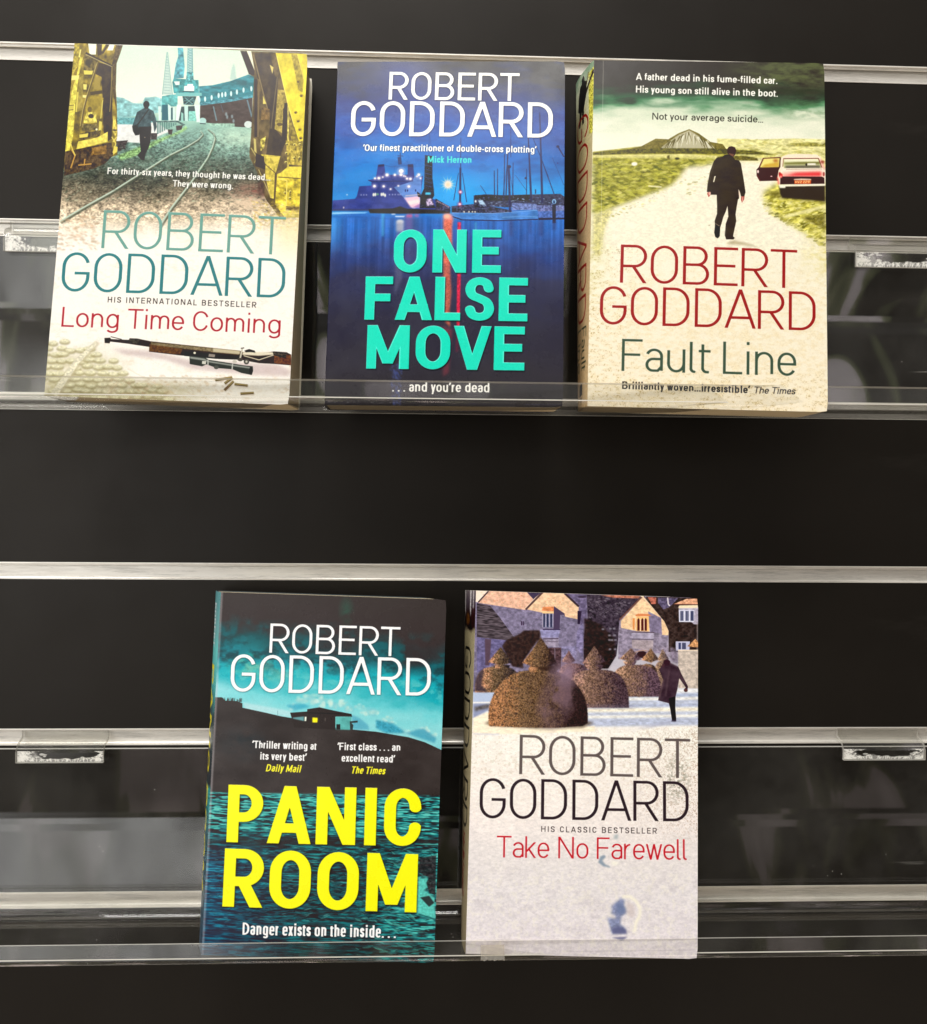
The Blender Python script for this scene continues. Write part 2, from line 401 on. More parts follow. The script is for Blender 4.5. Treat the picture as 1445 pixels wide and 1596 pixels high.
def lay_text(s, total, wx, wy, xh, it, track):
    thin = wx < .1; items = []; L = 0.
    for ch in s:
        if ch == ' ': items.append((ch, .30, 0.)); L += .30+track; continue
        if ch in '.,\u2018\u2019': w = wx*1.0; b = .05 if ch == '.' else .035
        elif ch == '-': w = .30; b = .05
        elif ch in 'Ii': w = wx; b = .085
        elif ch == 'l': w = wx+(.11 if thin else 0); b = .085 if not thin else .05
        elif ch == 'j': w = .2; b = .06
        else: w = WID[ch]; b = SB.get(ch, .075)
        items.append((ch, w, b)); L += w+2*b+track
    L -= track+items[0][2]+items[-1][2]
    fix = sum(wx for c, w, b in items if c in 'Iil.,\u2018\u2019')
    k = (total-fix)/max(L-fix, 1e-6)
    x = -items[0][2]*k; hx, hy = wx/2, wy/2; ky = wx/wy; out = []
    for ch, w, b in items:
        if ch == ' ': x += (w+track)*k; continue
        x += b*k; fixed = ch in 'Iil.,\u2018\u2019'
        ow = w if fixed else w*k
        for pts, clip in glyph(ch, ow, hx, hy, xh):
            q = [np.array((x+hx+px, py*ky)) for px, py in pts]
            q = [p for i, p in enumerate(q) if i == 0 or np.hypot(*(p-q[i-1])) > 1e-5]
            n = len(q)
            if clip:                                    # a diagonal, cut level at its ends
                (xa, ya), (xb, yb) = q[0], q[-1]; lo, hi = clip[0]*ky, clip[1]*ky; tol = (hy*1.1+.02)*ky
                ya, yb = [lo if abs(v-lo) <= tol else hi if abs(v-hi) <= tol else v for v in (ya, yb)]
                e = hx*math.hypot(xb-xa, yb-ya)/max(abs(yb-ya), 1e-6)
                xa, xb = [min(max(v, x+e), x+max(ow-e, e)) for v in (xa, xb)]
                out.append([(px+it*py, py) for px, py in ((xa-e, ya/ky), (xa+e, ya/ky), (xb+e, yb/ky), (xb-e, yb/ky))])
                continue
            for i in range(n-1):
                d = q[i+1]-q[i]; l = np.hypot(*d); d = d/l; nn = np.array([-d[1], d[0]])*hx
                e = hx*(1 if n == 2 else 0); e0 = e if i == 0 else 0; e1 = e if i == n-2 else 0
                P = [q[i]-d*e0+nn, q[i+1]+d*e1+nn, q[i+1]+d*e1-nn, q[i]-d*e0-nn]
                P = [(p[0], p[1]/ky) for p in P]
                out.append([(px+it*py, py) for px, py in P])
            if n > 2:
                for i in range(0 if np.hypot(*(q[0]-q[-1])) < .02 else 1, n-1):
                    P = [(q[i][0]+hx*math.cos(v), (q[i][1]+hx*math.sin(v))/ky) for v in np.linspace(0, 2*math.pi, 17)[:-1]]
                    out.append([(px+it*py, py) for px, py in P])
        x += (ow if fixed else w*k)+(b+track)*k
    return out
CW, CH = 760, 1185
def speck(p, seed, n, col, r=(.6, 1.6), a=.8, box=(0, 0, 1, 1)):
    rs = np.random.RandomState(seed)
    for _ in range(n):
        x = (box[0]+rs.rand()*(box[2]-box[0]))*p.w; y = (box[1]+rs.rand()*(box[3]-box[1]))*p.h; r_ = r[0]+rs.rand()*(r[1]-r[0])
        th = np.linspace(0, 6.28, 7)[:-1]; e = .4+rs.rand()*.8; an = rs.rand()*3
        P = np.c_[x+r_*np.cos(th)*e+r_*np.sin(th)*np.sin(an), y+r_*np.sin(th)]
        p.raw([P], col, 0, a*(.4+.6*rs.rand()))

def dabs(p, seed, n, box, size, cols, ang=0., asp=2., a=.8, inside=None, soft=0, taper=None):
    """many small brush marks inside box (traced units)"""
    rs = np.random.RandomState(seed); size *= .55; asp *= 1.15
    for _ in range(int(n*2.4)):
        x = box[0]+rs.rand()*(box[2]-box[0]); y = box[1]+rs.rand()*(box[3]-box[1])
        if inside is not None and not inside(x, y): continue
        s = size*(.5+rs.rand())*(1 if taper is None else taper(x, y)); an = ang+(rs.rand()-.5)*.9
        th = np.linspace(0, 2*math.pi, 7)[:-1]+rs.rand()
        ex = s*asp*np.cos(th); ey = s*np.sin(th)
        c = np.array(cols[rs.randint(len(cols))], float)*(.88+.24*rs.rand())
        p.fill(np.c_[x+ex*math.cos(an)-ey*math.sin(an), y+ex*math.sin(an)+ey*math.cos(an)], np.clip(c, 0, 255), soft, a*(.5+.5*rs.rand()))

# ---- cover: dockside with yellow crane legs ------------------------------------
def cover_dock():
    p = Print(CW, CH, [(115, 67), (481.5, 83.5), (69.5, 617.5), (449, 630)], 1); X, Y = p.X, p.Y
    n1 = p.N(60, 60, 1); n2 = p.N(14, 9, 2); n3 = p.N(5, 3.5, 3); n4 = p.N(26, 13, 4)
    base = p.ramp(Y+(n1-.5)*26, [(60, (208, 233, 208)), (120, (226, 238, 216)), (160, (240, 243, 226)), (190, (156, 200, 182)), (225, (116, 150, 138)), (250, (98, 118, 106)), (280, (84, 86, 74)), (305, (126, 116, 96)), (330, (205, 186, 158)), (362, (247, 232, 206)), (400, (255, 251, 242)), (640, (255, 250, 240))])
    p.C = base
    road = np.clip((Y-195)/30, 0, 1)*np.clip((372-Y)/40, 0, 1)
    p.C *= (1+road*((n2-.5)*.5+(n3-.5)*.55))[..., None]
    # paler open ground at the right of the track, warm patch below
    p.mix((205, 232, 205), np.clip((X-320)/40, 0, 1)*np.clip(1-np.abs(Y-217)/27, 0, 1)*np.clip(.5+n2, 0, 1)*.8)
    p.mix((225, 200, 170), np.clip(1-np.hypot((X-385)/60, (Y-318)/26), 0, 1)*n2*1.2)
    p.mix((128, 70, 62), np.clip(1-np.hypot((X-395)/45, (Y-300)/16), 0, 1)*n2*.9)
    p.C *= (1-.3*np.clip(1-np.hypot((X-200)/120, (Y-285)/40), 0, 1)*n4)[..., None]
    stain = np.clip((n4-.56)*4, 0, 1)*np.clip((p.N(7, 5, 9)-.45)*3, 0, 1)
    p.mix((205, 175, 138), stain*np.clip((Y-330)/30, 0, 1)*(np.clip((430-Y)/70, 0, 1)+np.clip((Y-500)/60, 0, 1))*.75)
    p.F(180, 70, 6.568)
    tealn = p.N(9, 9, 6)
    p.fill([(0, 540), (80, 552), (180, 605), (280, 612), (300, 548), (420, 540), (480, 560), (490, 700), (0, 770)], (142, 196, 196), 1, 1, p.N(12, 9, 5), .22)
    p.fill([(0, 755), (420, 755), (430, 830), (0, 840)], (104, 166, 168), 1, 1, n3, .2)
    p.fill([(0, 825), (250, 828), (420, 800), (560, 900), (420, 960), (250, 1020), (0, 1000)], (232, 233, 228), 1, 1, n2, .05)
    p.fill([(528, 75), (536, 75), (588, 520), (482, 520)], (165, 198, 192), 0, .55)
    for i in range(14):
        y = 120+i*29; w = (y-75)*.118; p.line([(532-w, y), (532+w, y+14)], 4, (120, 162, 160), 0, .8); p.line([(532+w, y), (532-w, y+14)], 3, (120, 162, 160), 0, .6)
    p.line([(528, 75), (482, 520)], 5, (120, 165, 162)); p.line([(536, 75), (588, 520)], 5, (120, 165, 162))
    p.fill([(640, 28), (695, 30), (712, 230), (702, 345), (598, 352), (620, 200), (645, 120)], (86, 160, 170), 0, 1, tealn, .3)
    p.fill([(745, 33), (790, 35), (796, 340), (735, 340)], (162, 202, 198), 0, .9)
    for i in range(11):
        y = 45+i*27; p.line([(746, y), (792, y+22)], 4, (84, 140, 146)); p.line([(746, y+25), (792, y)], 3, (96, 150, 152))
    p.line([(790, 33), (797, 340)], 6, (84, 140, 148)); p.line([(745, 33), (735, 340)], 5, (104, 160, 164))
    p.fill([(1218, 190), (1232, 240), (1242, 330), (1250, 362), (1178, 364), (1195, 250)], (160, 196, 188), 1, .6)
    p.fill([(598, 350), (680, 355), (855, 368), (860, 500), (600, 505), (585, 390)], (72, 160, 162), 0, 1, tealn, .3)
    p.fill([(735, 280), (800, 285), (806, 372), (725, 372)], (90, 165, 168), 0, 1, n3, .4)
    p.fill([(740, 408), (798, 408), (800, 428), (812, 430), (810, 482), (704, 480), (708, 428), (738, 426)], (238, 246, 238))
    p.fill([(600, 382), (660, 380), (660, 418), (620, 420)], (226, 240, 230))
    p.fill([(690, 480), (812, 484), (812, 494), (690, 492)], (48, 84, 88))
    p.fill([(478, 535), (560, 520), (640, 515), (640, 640), (478, 650)], (96, 176, 174), 0, 1, tealn, .25)
    p.fill([(860, 432), (1000, 420), (1180, 378), (1370, 308), (1432, 330), (1430, 545), (1180, 590), (870, 630)], (58, 132, 142), 0, 1, p.N(20, 9, 8), .22)
    p.fill([(868, 632), (1180, 592), (1410, 545), (1400, 858), (1230, 850), (940, 810), (868, 770)], (78, 66, 62), 0, 1, n2, .15)
    p.fill([(868, 606), (1180, 566), (1415, 520), (1415, 548), (1180, 594), (868, 634)], (84, 150, 164), 0, .9, n3, .3)
    for x, y in ((923, 565), (990, 550), (1062, 527), (1098, 520), (1132, 515), (1190, 508), (1250, 490), (1318, 470), (1398, 455)):
        p.ell(x, y, 11, 28, (214, 240, 238))
    p.line([(1008, 640), (1042, 790)], 14, (112, 138, 146)); p.line([(1085, 620), (1110, 700)], 9, (84, 92, 100)); p.line([(1355, 570), (1402, 745)], 16, (106, 130, 140))
    for x, y in ((1150, 750), (1200, 745), (1215, 790), (1140, 720)): p.ell(x, y, 11, 20, (148, 170, 176), 1, .8)
    p.fill([(940, 815), (1226, 815), (1226, 862), (985, 842)], (158, 198, 178), 1, .9, n3, .2)
    p.ell(898, 790, 38, 32, (176, 216, 208)); p.ell(1366, 826, 42, 36, (214, 226, 220)); p.line([(870, 818), (930, 822)], 10, (60, 70, 74))
    p.fill([(480, 625), (540, 622), (548, 785), (478, 785)], (52, 104, 116)); p.fill([(565, 655), (600, 650), (605, 780), (570, 780)], (58, 92, 100))
    for q in ([(540, 615), (572, 640), (572, 792), (545, 792)], [(440, 640), (470, 640), (470, 790), (445, 790)], [(590, 650), (612, 650), (612, 790), (592, 790)]): p.fill(q, (212, 238, 228))
    p.fill([(655, 645), (830, 636), (836, 790), (652, 790)], (62, 80, 82)); p.fill([(755, 690), (825, 690), (832, 792), (752, 792)], (134, 206, 192), 0, 1, n3, .15)
    p.fill([(708, 632), (748, 632), (748, 792), (715, 792)], (196, 232, 222)); p.fill([(678, 700), (700, 715), (700, 800), (675, 800)], (150, 205, 192))
    p.fill([(620, 500), (888, 500), (888, 532), (620, 536)], (120, 192, 188)); p.fill([(690, 536), (834, 536), (806, 628), (702, 622)], (56, 88, 90), 0, 1, n3, .5)
    p.line([(715, 550), (800, 620)], 6, (140, 196, 192)); p.line([(800, 550), (715, 620)], 6, (140, 196, 192))
    p.fill([(632, 622), (682, 622), (652, 790), (620, 790)], (228, 245, 236)); p.fill([(812, 622), (872, 622), (870, 806), (836, 806)], (222, 242, 232))
    p.ell(862, 575, 12, 34, (214, 240, 232))
    for i in range(9): p.fill([(430+i*23, 800+i*2), (446+i*23, 800+i*2), (446+i*23, 925-i*12), (430+i*23, 930-i*12)], (84, 124, 118), 0, .85)
    p.fill([(420, 792), (640, 788), (720, 830), (700, 842), (640, 808), (420, 806)], (70, 92, 92), 0, .8, n3, .5)
    p.fill([(430, 985), (640, 905), (728, 842), (742, 870), (690, 908), (520, 980), (380, 1060), (250, 1140), (60, 1200), (20, 1150), (240, 1060)], (146, 190, 112), 2, .75, n3, .35)
    for q in ([(540, 880), (592, 880), (582, 932), (547, 932)], [(624, 842), (694, 836), (682, 880), (630, 892)], [(366, 918), (432, 918), (426, 985), (368, 985)], [(0, 1000), (130, 990), (120, 1015), (100, 1080), (30, 1110)]): p.fill(q, (70, 62, 62), 0, 1, n3, .3)
    p.F(50, 50, 3.211)
    R1 = [(845, 500), (858, 520), (835, 545), (780, 580), (690, 625), (580, 695), (400, 808), (250, 890), (140, 955)]
    R2 = [(880, 490), (912, 515), (918, 540), (905, 585), (880, 640), (800, 760), (700, 890), (640, 985)]
    for R, w in ((R1, 1), (R2, 1)):
        p.line([(x+3, y+6) for x, y in R], 5, (70, 80, 66), 1, .8, 16); p.line(R, 2.5, (196, 216, 196), 0, .95, 11); p.line([(x+4, y+2) for x, y in R], 1.5, (128, 120, 100), 0, .7, 5)
    p.line([(890, 500), (930, 545), (900, 620), (820, 740)], 3, (84, 110, 92), 0, .7); p.line([(830, 700), (790, 745), (770, 760)], 4, (60, 76, 64), 0, .7)
    dabs(p, 5, 260, (150, 640, 1150, 860), 5, [(60, 72, 60), (190, 200, 170), (84, 100, 80), (170, 160, 130)], -.3, 2.2, .55, None, 0, lambda x, y: (y-450)/400)
    dabs(p, 55, 240, (330, 560, 1090, 700), 3.2, [(150, 205, 176), (76, 124, 100), (96, 150, 124)], -.2, 2.4, .5)
    # walking man with a shoulder bag
    p.F(180, 70, 6.568)
    p.ell(300, 1200, 90, 16, (60, 74, 62), 3, .5)
    p.fill([(300, 655), (340, 660), (392, 690), (415, 760), (427, 855), (402, 912), (396, 860), (384, 800), (366, 790), (370, 880), (250, 880), (215, 840), (172, 850), (205, 750), (222, 700)], (66, 84, 88), 0, 1, tealn, .25)
    p.fill([(245, 850), (372, 850), (362, 1010), (340, 1075), (312, 1130), (300, 1200), (266, 1192), (228, 1145), (262, 1105), (252, 1000)], (56, 48, 44))
    p.fill([(172, 846), (212, 830), (258, 880), (246, 935), (206, 942), (182, 900)], (52, 42, 40)); p.line([(342, 672), (225, 835)], 13, (40, 44, 46))
    p.ell(318, 620, 33, 37, (50, 46, 44)); p.fill([(295, 640), (342, 640), (336, 668), (300, 665)], (60, 52, 48)); p.ell(304, 962, 5, 6, (150, 140, 120))
    # crane leg at the left
    p.F(90, 60, 7.6)
    yn = p.N(16, 22, 11); y2 = p.N(6, 8, 12)
    p.fill([(185, 40), (772, 60), (740, 170), (692, 300), (685, 600), (700, 800), (708, 1150), (690, 1270), (712, 1390), (640, 1420), (420, 1520), (80, 1620), (60, 1500), (85, 1350), (130, 800), (170, 270)], (136, 118, 50), 0, 1, yn, .45)
    for q in ([(352, 50), (452, 50), (446, 192), (370, 190)], [(612, 60), (672, 62), (650, 142), (578, 142)]): p.fill(q, (244, 249, 226))
    p.fill([(455, 50), (515, 52), (515, 190), (470, 205)], (74, 62, 50)); p.line([(600, 60), (520, 180)], 26, (80, 68, 48)); p.fill([(520, 60), (570, 60), (515, 150)], (230, 214, 110))
    p.fill([(310, 180), (470, 240), (470, 330), (420, 400), (300, 380)], (112, 98, 58), 0, 1, y2, .4)
    p.fill([(470, 280), (640, 335), (645, 800), (640, 1200), (594, 1232), (540, 1110), (528, 700), (515, 460), (430, 420)], (68, 58, 48), 0, 1, yn, .2)
    p.fill([(690, 70), (772, 65), (740, 170), (694, 300), (686, 600), (702, 900), (650, 640), (640, 300)], (92, 78, 54), 0, 1, y2, .3)
    p.fill([(390, 680), (540, 712), (512, 960), (330, 965), (330, 820)], (158, 138, 56), 0, 1, yn, .3); p.fill([(430, 470), (505, 465), (500, 610), (420, 610)], (164, 144, 70), 1, .9)
    p.line([(380, 660), (530, 640)], 44, (84, 72, 48)); p.line([(530, 740), (508, 960)], 12, (216, 200, 100))
    p.fill([(255, 215), (292, 222), (240, 450), (205, 780), (175, 1180), (130, 1356), (82, 1350), (130, 830), (160, 620), (215, 440), (240, 330)], (226, 212, 88), 0, 1, y2, .22)
    p.fill([(180, 60), (250, 60), (230, 330), (165, 440), (172, 270)], (176, 158, 62), 0, 1, y2, .35); p.line([(262, 130), (246, 225)], 18, (240, 228, 120))
    p.fill([(245, 470), (300, 440), (285, 860), (215, 880)], (166, 148, 70), 0, 1, yn, .3); p.line([(232, 640), (212, 880)], 16, (222, 206, 92))
    p.fill([(152, 442), (250, 440), (240, 490), (155, 500)], (240, 228, 128)); p.fill([(128, 800), (185, 790), (180, 860), (122, 860)], (206, 192, 84)); p.line([(128, 800), (185, 795)], 8, (70, 60, 40)); p.line([(122, 858), (180, 852)], 8, (70, 60, 40))
    p.fill([(300, 380), (412, 388), (402, 432), (308, 432)], (232, 214, 96)); p.line([(308, 436), (402, 436)], 8, (66, 56, 40)); p.fill([(295, 545), (340, 550), (335, 612), (300, 612)], (238, 222, 116)); p.fill([(290, 675), (340, 680), (330, 715), (290, 705)], (244, 230, 140))
    p.ell(355, 290, 34, 42, (74, 66, 54), 1)
    p.line([(475, 280), (345, 690), (300, 860), (268, 1060)], 24, (104, 88, 52)); p.line([(463, 285), (335, 690), (290, 860), (262, 1050)], 6, (214, 196, 120)); p.line([(325, 170), (640, 330)], 24, (70, 60, 44)); p.line([(325, 190), (635, 336)], 8, (190, 176, 124))
    p.line([(640, 335), (628, 700), (615, 880)], 8, (168, 150, 84)); p.fill([(655, 930), (682, 930), (704, 1110), (690, 1200), (650, 1110)], (210, 190, 88), 0, 1, y2, .3)
    p.fill([(345, 880), (452, 890), (462, 1010), (300, 1010), (320, 930)], (222, 204, 92), 0, 1, y2, .45); p.ell(390, 930, 34, 26, (70, 60, 40)); p.ell(375, 850, 26, 34, (110, 94, 48)); p.fill([(280, 1020), (470, 1030), (480, 1090), (280, 1110)], (112, 100, 62), 0, 1, y2, .4); p.ell(458, 1090, 13, 13, (246, 240, 190))
    p.fill([(490, 990), (525, 1000), (515, 1110), (480, 1110)], (222, 206, 96)); p.fill([(260, 1140), (510, 1100), (500, 1170), (250, 1200)], (88, 76, 44), 0, 1, y2, .6)
    p.fill([(238, 1232), (470, 1185), (592, 1118), (592, 1240), (430, 1275), (215, 1330)], (236, 218, 98), 0, 1, y2, .14); p.fill([(250, 1150), (360, 1135), (350, 1180), (255, 1190)], (232, 214, 96))
    p.fill([(85, 1350), (640, 1245), (660, 1400), (560, 1500), (420, 1560), (70, 1640)], (84, 68, 50), 0, 1, y2, .4); p.fill([(400, 1310), (580, 1280), (580, 1380), (400, 1400)], (142, 108, 58), 0, 1, y2, .3)
    for L in ([(160, 1330), (200, 1400), (150, 1550)], [(320, 1440), (310, 1520)], [(240, 1515), (400, 1500)]): p.line(L, 16, (196, 150, 76))
    for L in ([(130, 1190), (170, 1330), (205, 1400)], [(640, 1180), (690, 1260), (655, 1370)], [(700, 1180), (655, 1240)]): p.line(L, 12, (236, 216, 104))
    p.fill([(665, 1290), (712, 1300), (705, 1360), (655, 1395)], (232, 212, 96)); p.ell(678, 1100, 30, 8, (56, 48, 38))
    # crane leg at the right
    p.F(365, 70, 5.911)
    p.fill([(62, 55), (690, 80), (700, 500), (612, 1600), (420, 1600), (305, 1450), (270, 1380), (215, 1180), (148, 1050), (145, 1000), (160, 860), (190, 300), (142, 272)], (104, 88, 58), 0, 1, yn, .3)
    p.fill([(122, 55), (165, 60), (195, 240)], (242, 244, 214)); p.fill([(65, 60), (122, 60), (195, 245), (192, 285), (142, 275)], (64, 54, 46))
    p.fill([(195, 75), (340, 80), (385, 300), (335, 640), (265, 430), (205, 250)], (78, 66, 52), 0, 1, yn, .2); p.line([(185, 90), (262, 400), (325, 640)], 10, (140, 122, 84))
    p.fill([(335, 185), (370, 210), (360, 272)], (226, 206, 116)); p.fill([(272, 470), (302, 550), (272, 552)], (232, 214, 110)); p.fill([(262, 580), (335, 600), (330, 700), (252, 700)], (126, 100, 60), 0, 1, y2, .3); p.line([(205, 320), (205, 860)], 26, (64, 54, 46)); p.line([(235, 320), (225, 860)], 14, (128, 108, 74))
    p.fill([(390, 75), (692, 85), (688, 300), (650, 900), (600, 890), (560, 760), (500, 545), (432, 250)], (236, 216, 62), 0, 1, yn, .14)
    p.fill([(535, 85), (592, 88), (650, 300), (640, 445), (600, 420)], (158, 140, 60), 1, .85, y2, .3); p.line([(592, 90), (650, 320)], 5, (250, 232, 110)); p.line([(400, 100), (500, 545), (560, 760)], 7, (250, 234, 110))
    for x, y in ((600, 340), (628, 472), (575, 628), (598, 708), (612, 786), (620, 865)): p.ell(x, y, 16, 12, (150, 128, 40), 1); p.ell(x-3, y+5, 10, 7, (86, 70, 30))
    p.fill([(345, 300), (412, 300), (382, 780), (470, 885), (432, 1032), (300, 1022), (335, 760)], (72, 62, 52), 0, 1, yn, .15); p.line([(405, 300), (345, 780)], 10, (112, 98, 72))
    p.fill([(410, 418), (470, 420), (495, 545), (455, 600), (458, 740), (460, 830), (378, 785)], (170, 150, 74), 0, 1, y2, .3); p.fill([(470, 540), (496, 540), (496, 720), (480, 900), (440, 1000), (450, 740)], (66, 58, 50)); p.ell(425, 740, 26, 16, (100, 84, 46))
    p.fill([(510, 640), (600, 890), (600, 930), (540, 900), (520, 830)], (150, 132, 60), 0, 1, y2, .3); p.fill([(498, 545), (514, 620), (508, 1210), (490, 1210)], (206, 188, 92), 0, 1, y2, .3)
    p.fill([(252, 1018), (432, 1035), (388, 1190), (382, 1200), (372, 1430), (335, 1420), (290, 1210), (295, 1110)], (206, 186, 76), 0, 1, y2, .22); p.line([(290, 1110), (384, 1190)], 6, (80, 66, 40)); p.line([(384, 1190), (372, 1440)], 8, (84, 70, 44)); p.fill([(330, 1040), (428, 1040), (410, 1085), (370, 1085)], (232, 212, 90))
    p.fill([(480, 890), (640, 890), (628, 1120), (500, 1110)], (176, 156, 66), 0, 1, y2, .4); p.fill([(400, 1200), (620, 1120), (612, 1600), (470, 1600), (380, 1480)], (210, 188, 62), 0, 1, p.N(14, 14, 13), .45)
    for q in ([(500, 1130), (628, 1130), (622, 1230), (420, 1230), (400, 1215)],): p.fill(q, (236, 216, 78), 0, 1, y2, .12)
    p.line([(400, 1240), (490, 1260), (480, 1550)], 10, (246, 226, 110)); p.line([(410, 1228), (615, 1240)], 8, (96, 80, 40)); p.line([(430, 1555), (605, 1560)], 14, (246, 224, 96)); p.fill([(480, 1495), (600, 1500), (600, 1535), (480, 1535)], (92, 74, 40))
    for x, y in ((490, 920), (560, 925), (610, 922), (555, 1048), (605, 1045), (485, 1005), (480, 1090), (520, 1360), (515, 1420), (470, 1370)): p.ell(x, y, 11, 11, (240, 226, 120)); p.ell(x+3, y+5, 8, 7, (96, 80, 40))
    p.fill([(248, 880), (300, 850), (280, 960), (250, 990)], (214, 196, 90), 0, 1, y2, .5); p.line([(160, 960), (215, 1050)], 10, (180, 166, 96)); p.line([(215, 1050), (190, 1100)], 10, (150, 136, 80)); p.fill([(185, 870), (205, 880), (212, 1010), (190, 990)], (206, 190, 110))
    p.fill([(205, 1010), (280, 1040), (290, 1160), (200, 1130)], (62, 52, 48)); p.line([(230, 1160), (345, 1420)], 7, (196, 178, 110)); p.fill([(220, 1280), (275, 1280), (290, 1400), (225, 1400)], (90, 64, 56), 2, .7, y2, .3)
    dabs(p, 6, 160, (170, 1450, 620, 1720), 14, [(230, 200, 80), (250, 235, 170), (180, 150, 70), (214, 180, 110)], 0, 1.5, .4)
    p.mix((255, 251, 241), np.clip((Y-345)/30, 0, 1)*np.clip((475-X)/50, 0, 1)*.85); p.mix((250, 236, 184), np.clip((Y-320)/40, 0, 1)*np.clip((425-Y)/60, 0, 1)*np.clip((X-415)/30, 0, 1)*.7)
    mott = np.clip((p.N(14, 8, 15)-.42)*2, 0, 1)*np.clip((p.N(70, 50, 16)-.3)*2, 0, 1); p.mix((232, 212, 182), mott*np.clip((Y-350)/30, 0, 1)*(.3+.12*np.clip((Y-470)/120, 0, 1)))
    # cobbles and old rail at the lower left
    cob = np.clip((215-X)/70, 0, 1)*np.clip((Y-535)/35, 0, 1)
    p.mix((214, 204, 166), cob*(.35+.5*n2)); cob2 = np.clip((340-X)/90, 0, 1)*np.clip((Y-590)/12, 0, 1); p.mix((206, 196, 150), cob2*(.3+.6*n2))
    p.F(50, 320, 3.211); rs = np.random.RandomState(4)
    for r in range(10):
        y = 690+r*30
        for c in range(12):
            x = 60+c*54+rs.randn()*8+(r % 2)*24
            if (x-80)/620 > (y-640)/330+.12 or rs.rand() < .1: continue
            yy = y+rs.randn()*4; w = 22+rs.rand()*9
            p.ell(x, yy+6, w+4, 14, (158, 148, 104), 2, .7); p.ell(x, yy-1, w, 9, (246, 242, 206), 2, .8, n3, .1)
    p.line([(330, 690), (230, 790), (120, 950)], 26, (196, 184, 150), 2, .6, 50); p.line([(322, 690), (222, 790), (110, 950)], 18, (236, 230, 204), 1, .9, 36, n3, .12)
    p.line([(480, 820), (720, 950)], 3, (226, 206, 172), 1, .6); p.line([(780, 860), (890, 960)], 3, (232, 214, 184), 1, .6); dabs(p, 77, 90, (380, 850, 1000, 970), 8, [(214, 184, 146), (190, 160, 120)], .3, 1.6, .35, None, 1)
    dabs(p, 78, 60, (90, 60, 330, 230), 9, [(214, 176, 140), (180, 150, 116)], .2, 2, .45, None, 1)
    # rifle with telescope sight and loose cartridges
    p.F(150, 505, 4.661)
    p.fill([(120, 185), (380, 200), (700, 270), (1300, 290), (1405, 330), (1400, 380), (1150, 372), (700, 330), (500, 262), (200, 225)], (206, 186, 184), 6, .75)
    p.fill([(62, 108), (104, 106), (110, 116), (240, 122), (246, 110), (300, 112), (400, 132), (850, 178), (1040, 196), (1060, 205), (1190, 214), (1290, 200), (1380, 206), (1412, 222), (1412, 300), (1290, 290), (1180, 285), (1050, 262), (880, 252), (700, 240), (610, 232), (386, 206), (388, 172), (290, 158), (240, 150), (104, 134), (100, 147), (64, 144)], (58, 47, 38), 0, 1, n3, .12)
    p.fill([(390, 150), (630, 186), (612, 226), (386, 204)], (104, 74, 48), 0, 1, n3, .2); p.fill([(400, 138), (850, 180), (1040, 200), (1040, 224), (850, 208), (400, 156)], (158, 142, 108), 1, .8, n3, .2); p.fill([(850, 180), (1045, 198), (1042, 222), (850, 206)], (202, 190, 158), 1)
    p.fill([(640, 205), (1040, 235), (1050, 262), (870, 256), (640, 236)], (52, 52, 46)); p.ell(716, 214, 9, 8, (236, 230, 206)); p.fill([(820, 220), (865, 225), (860, 245), (815, 240)], (150, 140, 130))
    p.fill([(1065, 205), (1280, 205), (1290, 224), (1180, 232), (1060, 226)], (232, 222, 196), 1); p.line([(1070, 232), (1180, 262), (1290, 225)], 7, (214, 204, 176)); p.fill([(1290, 225), (1412, 225), (1412, 296), (1290, 286)], (106, 68, 44), 0, 1, n3, .25)
    p.fill([(1075, 196), (1110, 184), (1150, 196), (1155, 210), (1120, 206), (1085, 208)], (52, 46, 40)); p.fill([(1280, 204), (1320, 206), (1380, 216), (1376, 248), (1330, 242), (1285, 226)], (60, 54, 48), 0, 1, n3, .6)
    p.line([(1062, 175), (1045, 250)], 12, (206, 200, 180)); p.line([(1050, 180), (1074, 176)], 8, (100, 94, 84)); p.ell(1045, 260, 20, 12, (80, 76, 70)); p.ell(1005, 275, 16, 12, (206, 200, 186)); p.ell(1090, 275, 20, 20, (86, 84, 78)); p.ell(1090, 275, 8, 8, (200, 194, 178))
    p.fill([(678, 232), (790, 246), (816, 262), (1000, 290), (1060, 300), (1136, 308), (1138, 340), (1128, 370), (1052, 356), (990, 330), (880, 322), (800, 296), (770, 310), (680, 294)], (60, 64, 60)); p.fill([(682, 240), (785, 254), (815, 270), (1000, 298), (1130, 316), (1130, 326), (1000, 308), (815, 280), (785, 268), (682, 254)], (178, 182, 172), 1, .8)
    p.line([(812, 262), (812, 300)], 9, (190, 192, 182)); p.line([(990, 290), (986, 330)], 9, (190, 192, 182)); p.ell(872, 316, 18, 14, (84, 86, 80)); p.ell(1122, 340, 12, 30, (40, 42, 40)); p.fill([(770, 272), (800, 272), (795, 296), (768, 292)], (214, 212, 198))
    for a_, b_ in (((864, 408), (985, 388)), ((932, 432), (988, 392)), ((930, 480), (996, 416)), ((1003, 436), (1098, 446)), ((1046, 504), (1142, 498))):
        p.line([(a_[0]+3, a_[1]+7), (b_[0]+3, b_[1]+7)], 17, (196, 178, 158), 2, .7); p.line([a_, b_], 19, (100, 84, 46), 0, 1, 17); p.line([(a_[0], a_[1]-3), (b_[0], b_[1]-3)], 6, (186, 164, 104), 0, .9)
    p.line([(930, 480), (960, 452)], 8, (120, 90, 60), 0, 1, 18); p.line([(108, 99), (188, 118)], 5, (60, 52, 46)); p.ell(85, 128, 14, 12, (40, 36, 34)); p.fill([(245, 112), (320, 118), (300, 150), (245, 146)], (70, 68, 62), 0, 1, n3, .3)
    # print
    p.F(50, 50, 3.211)
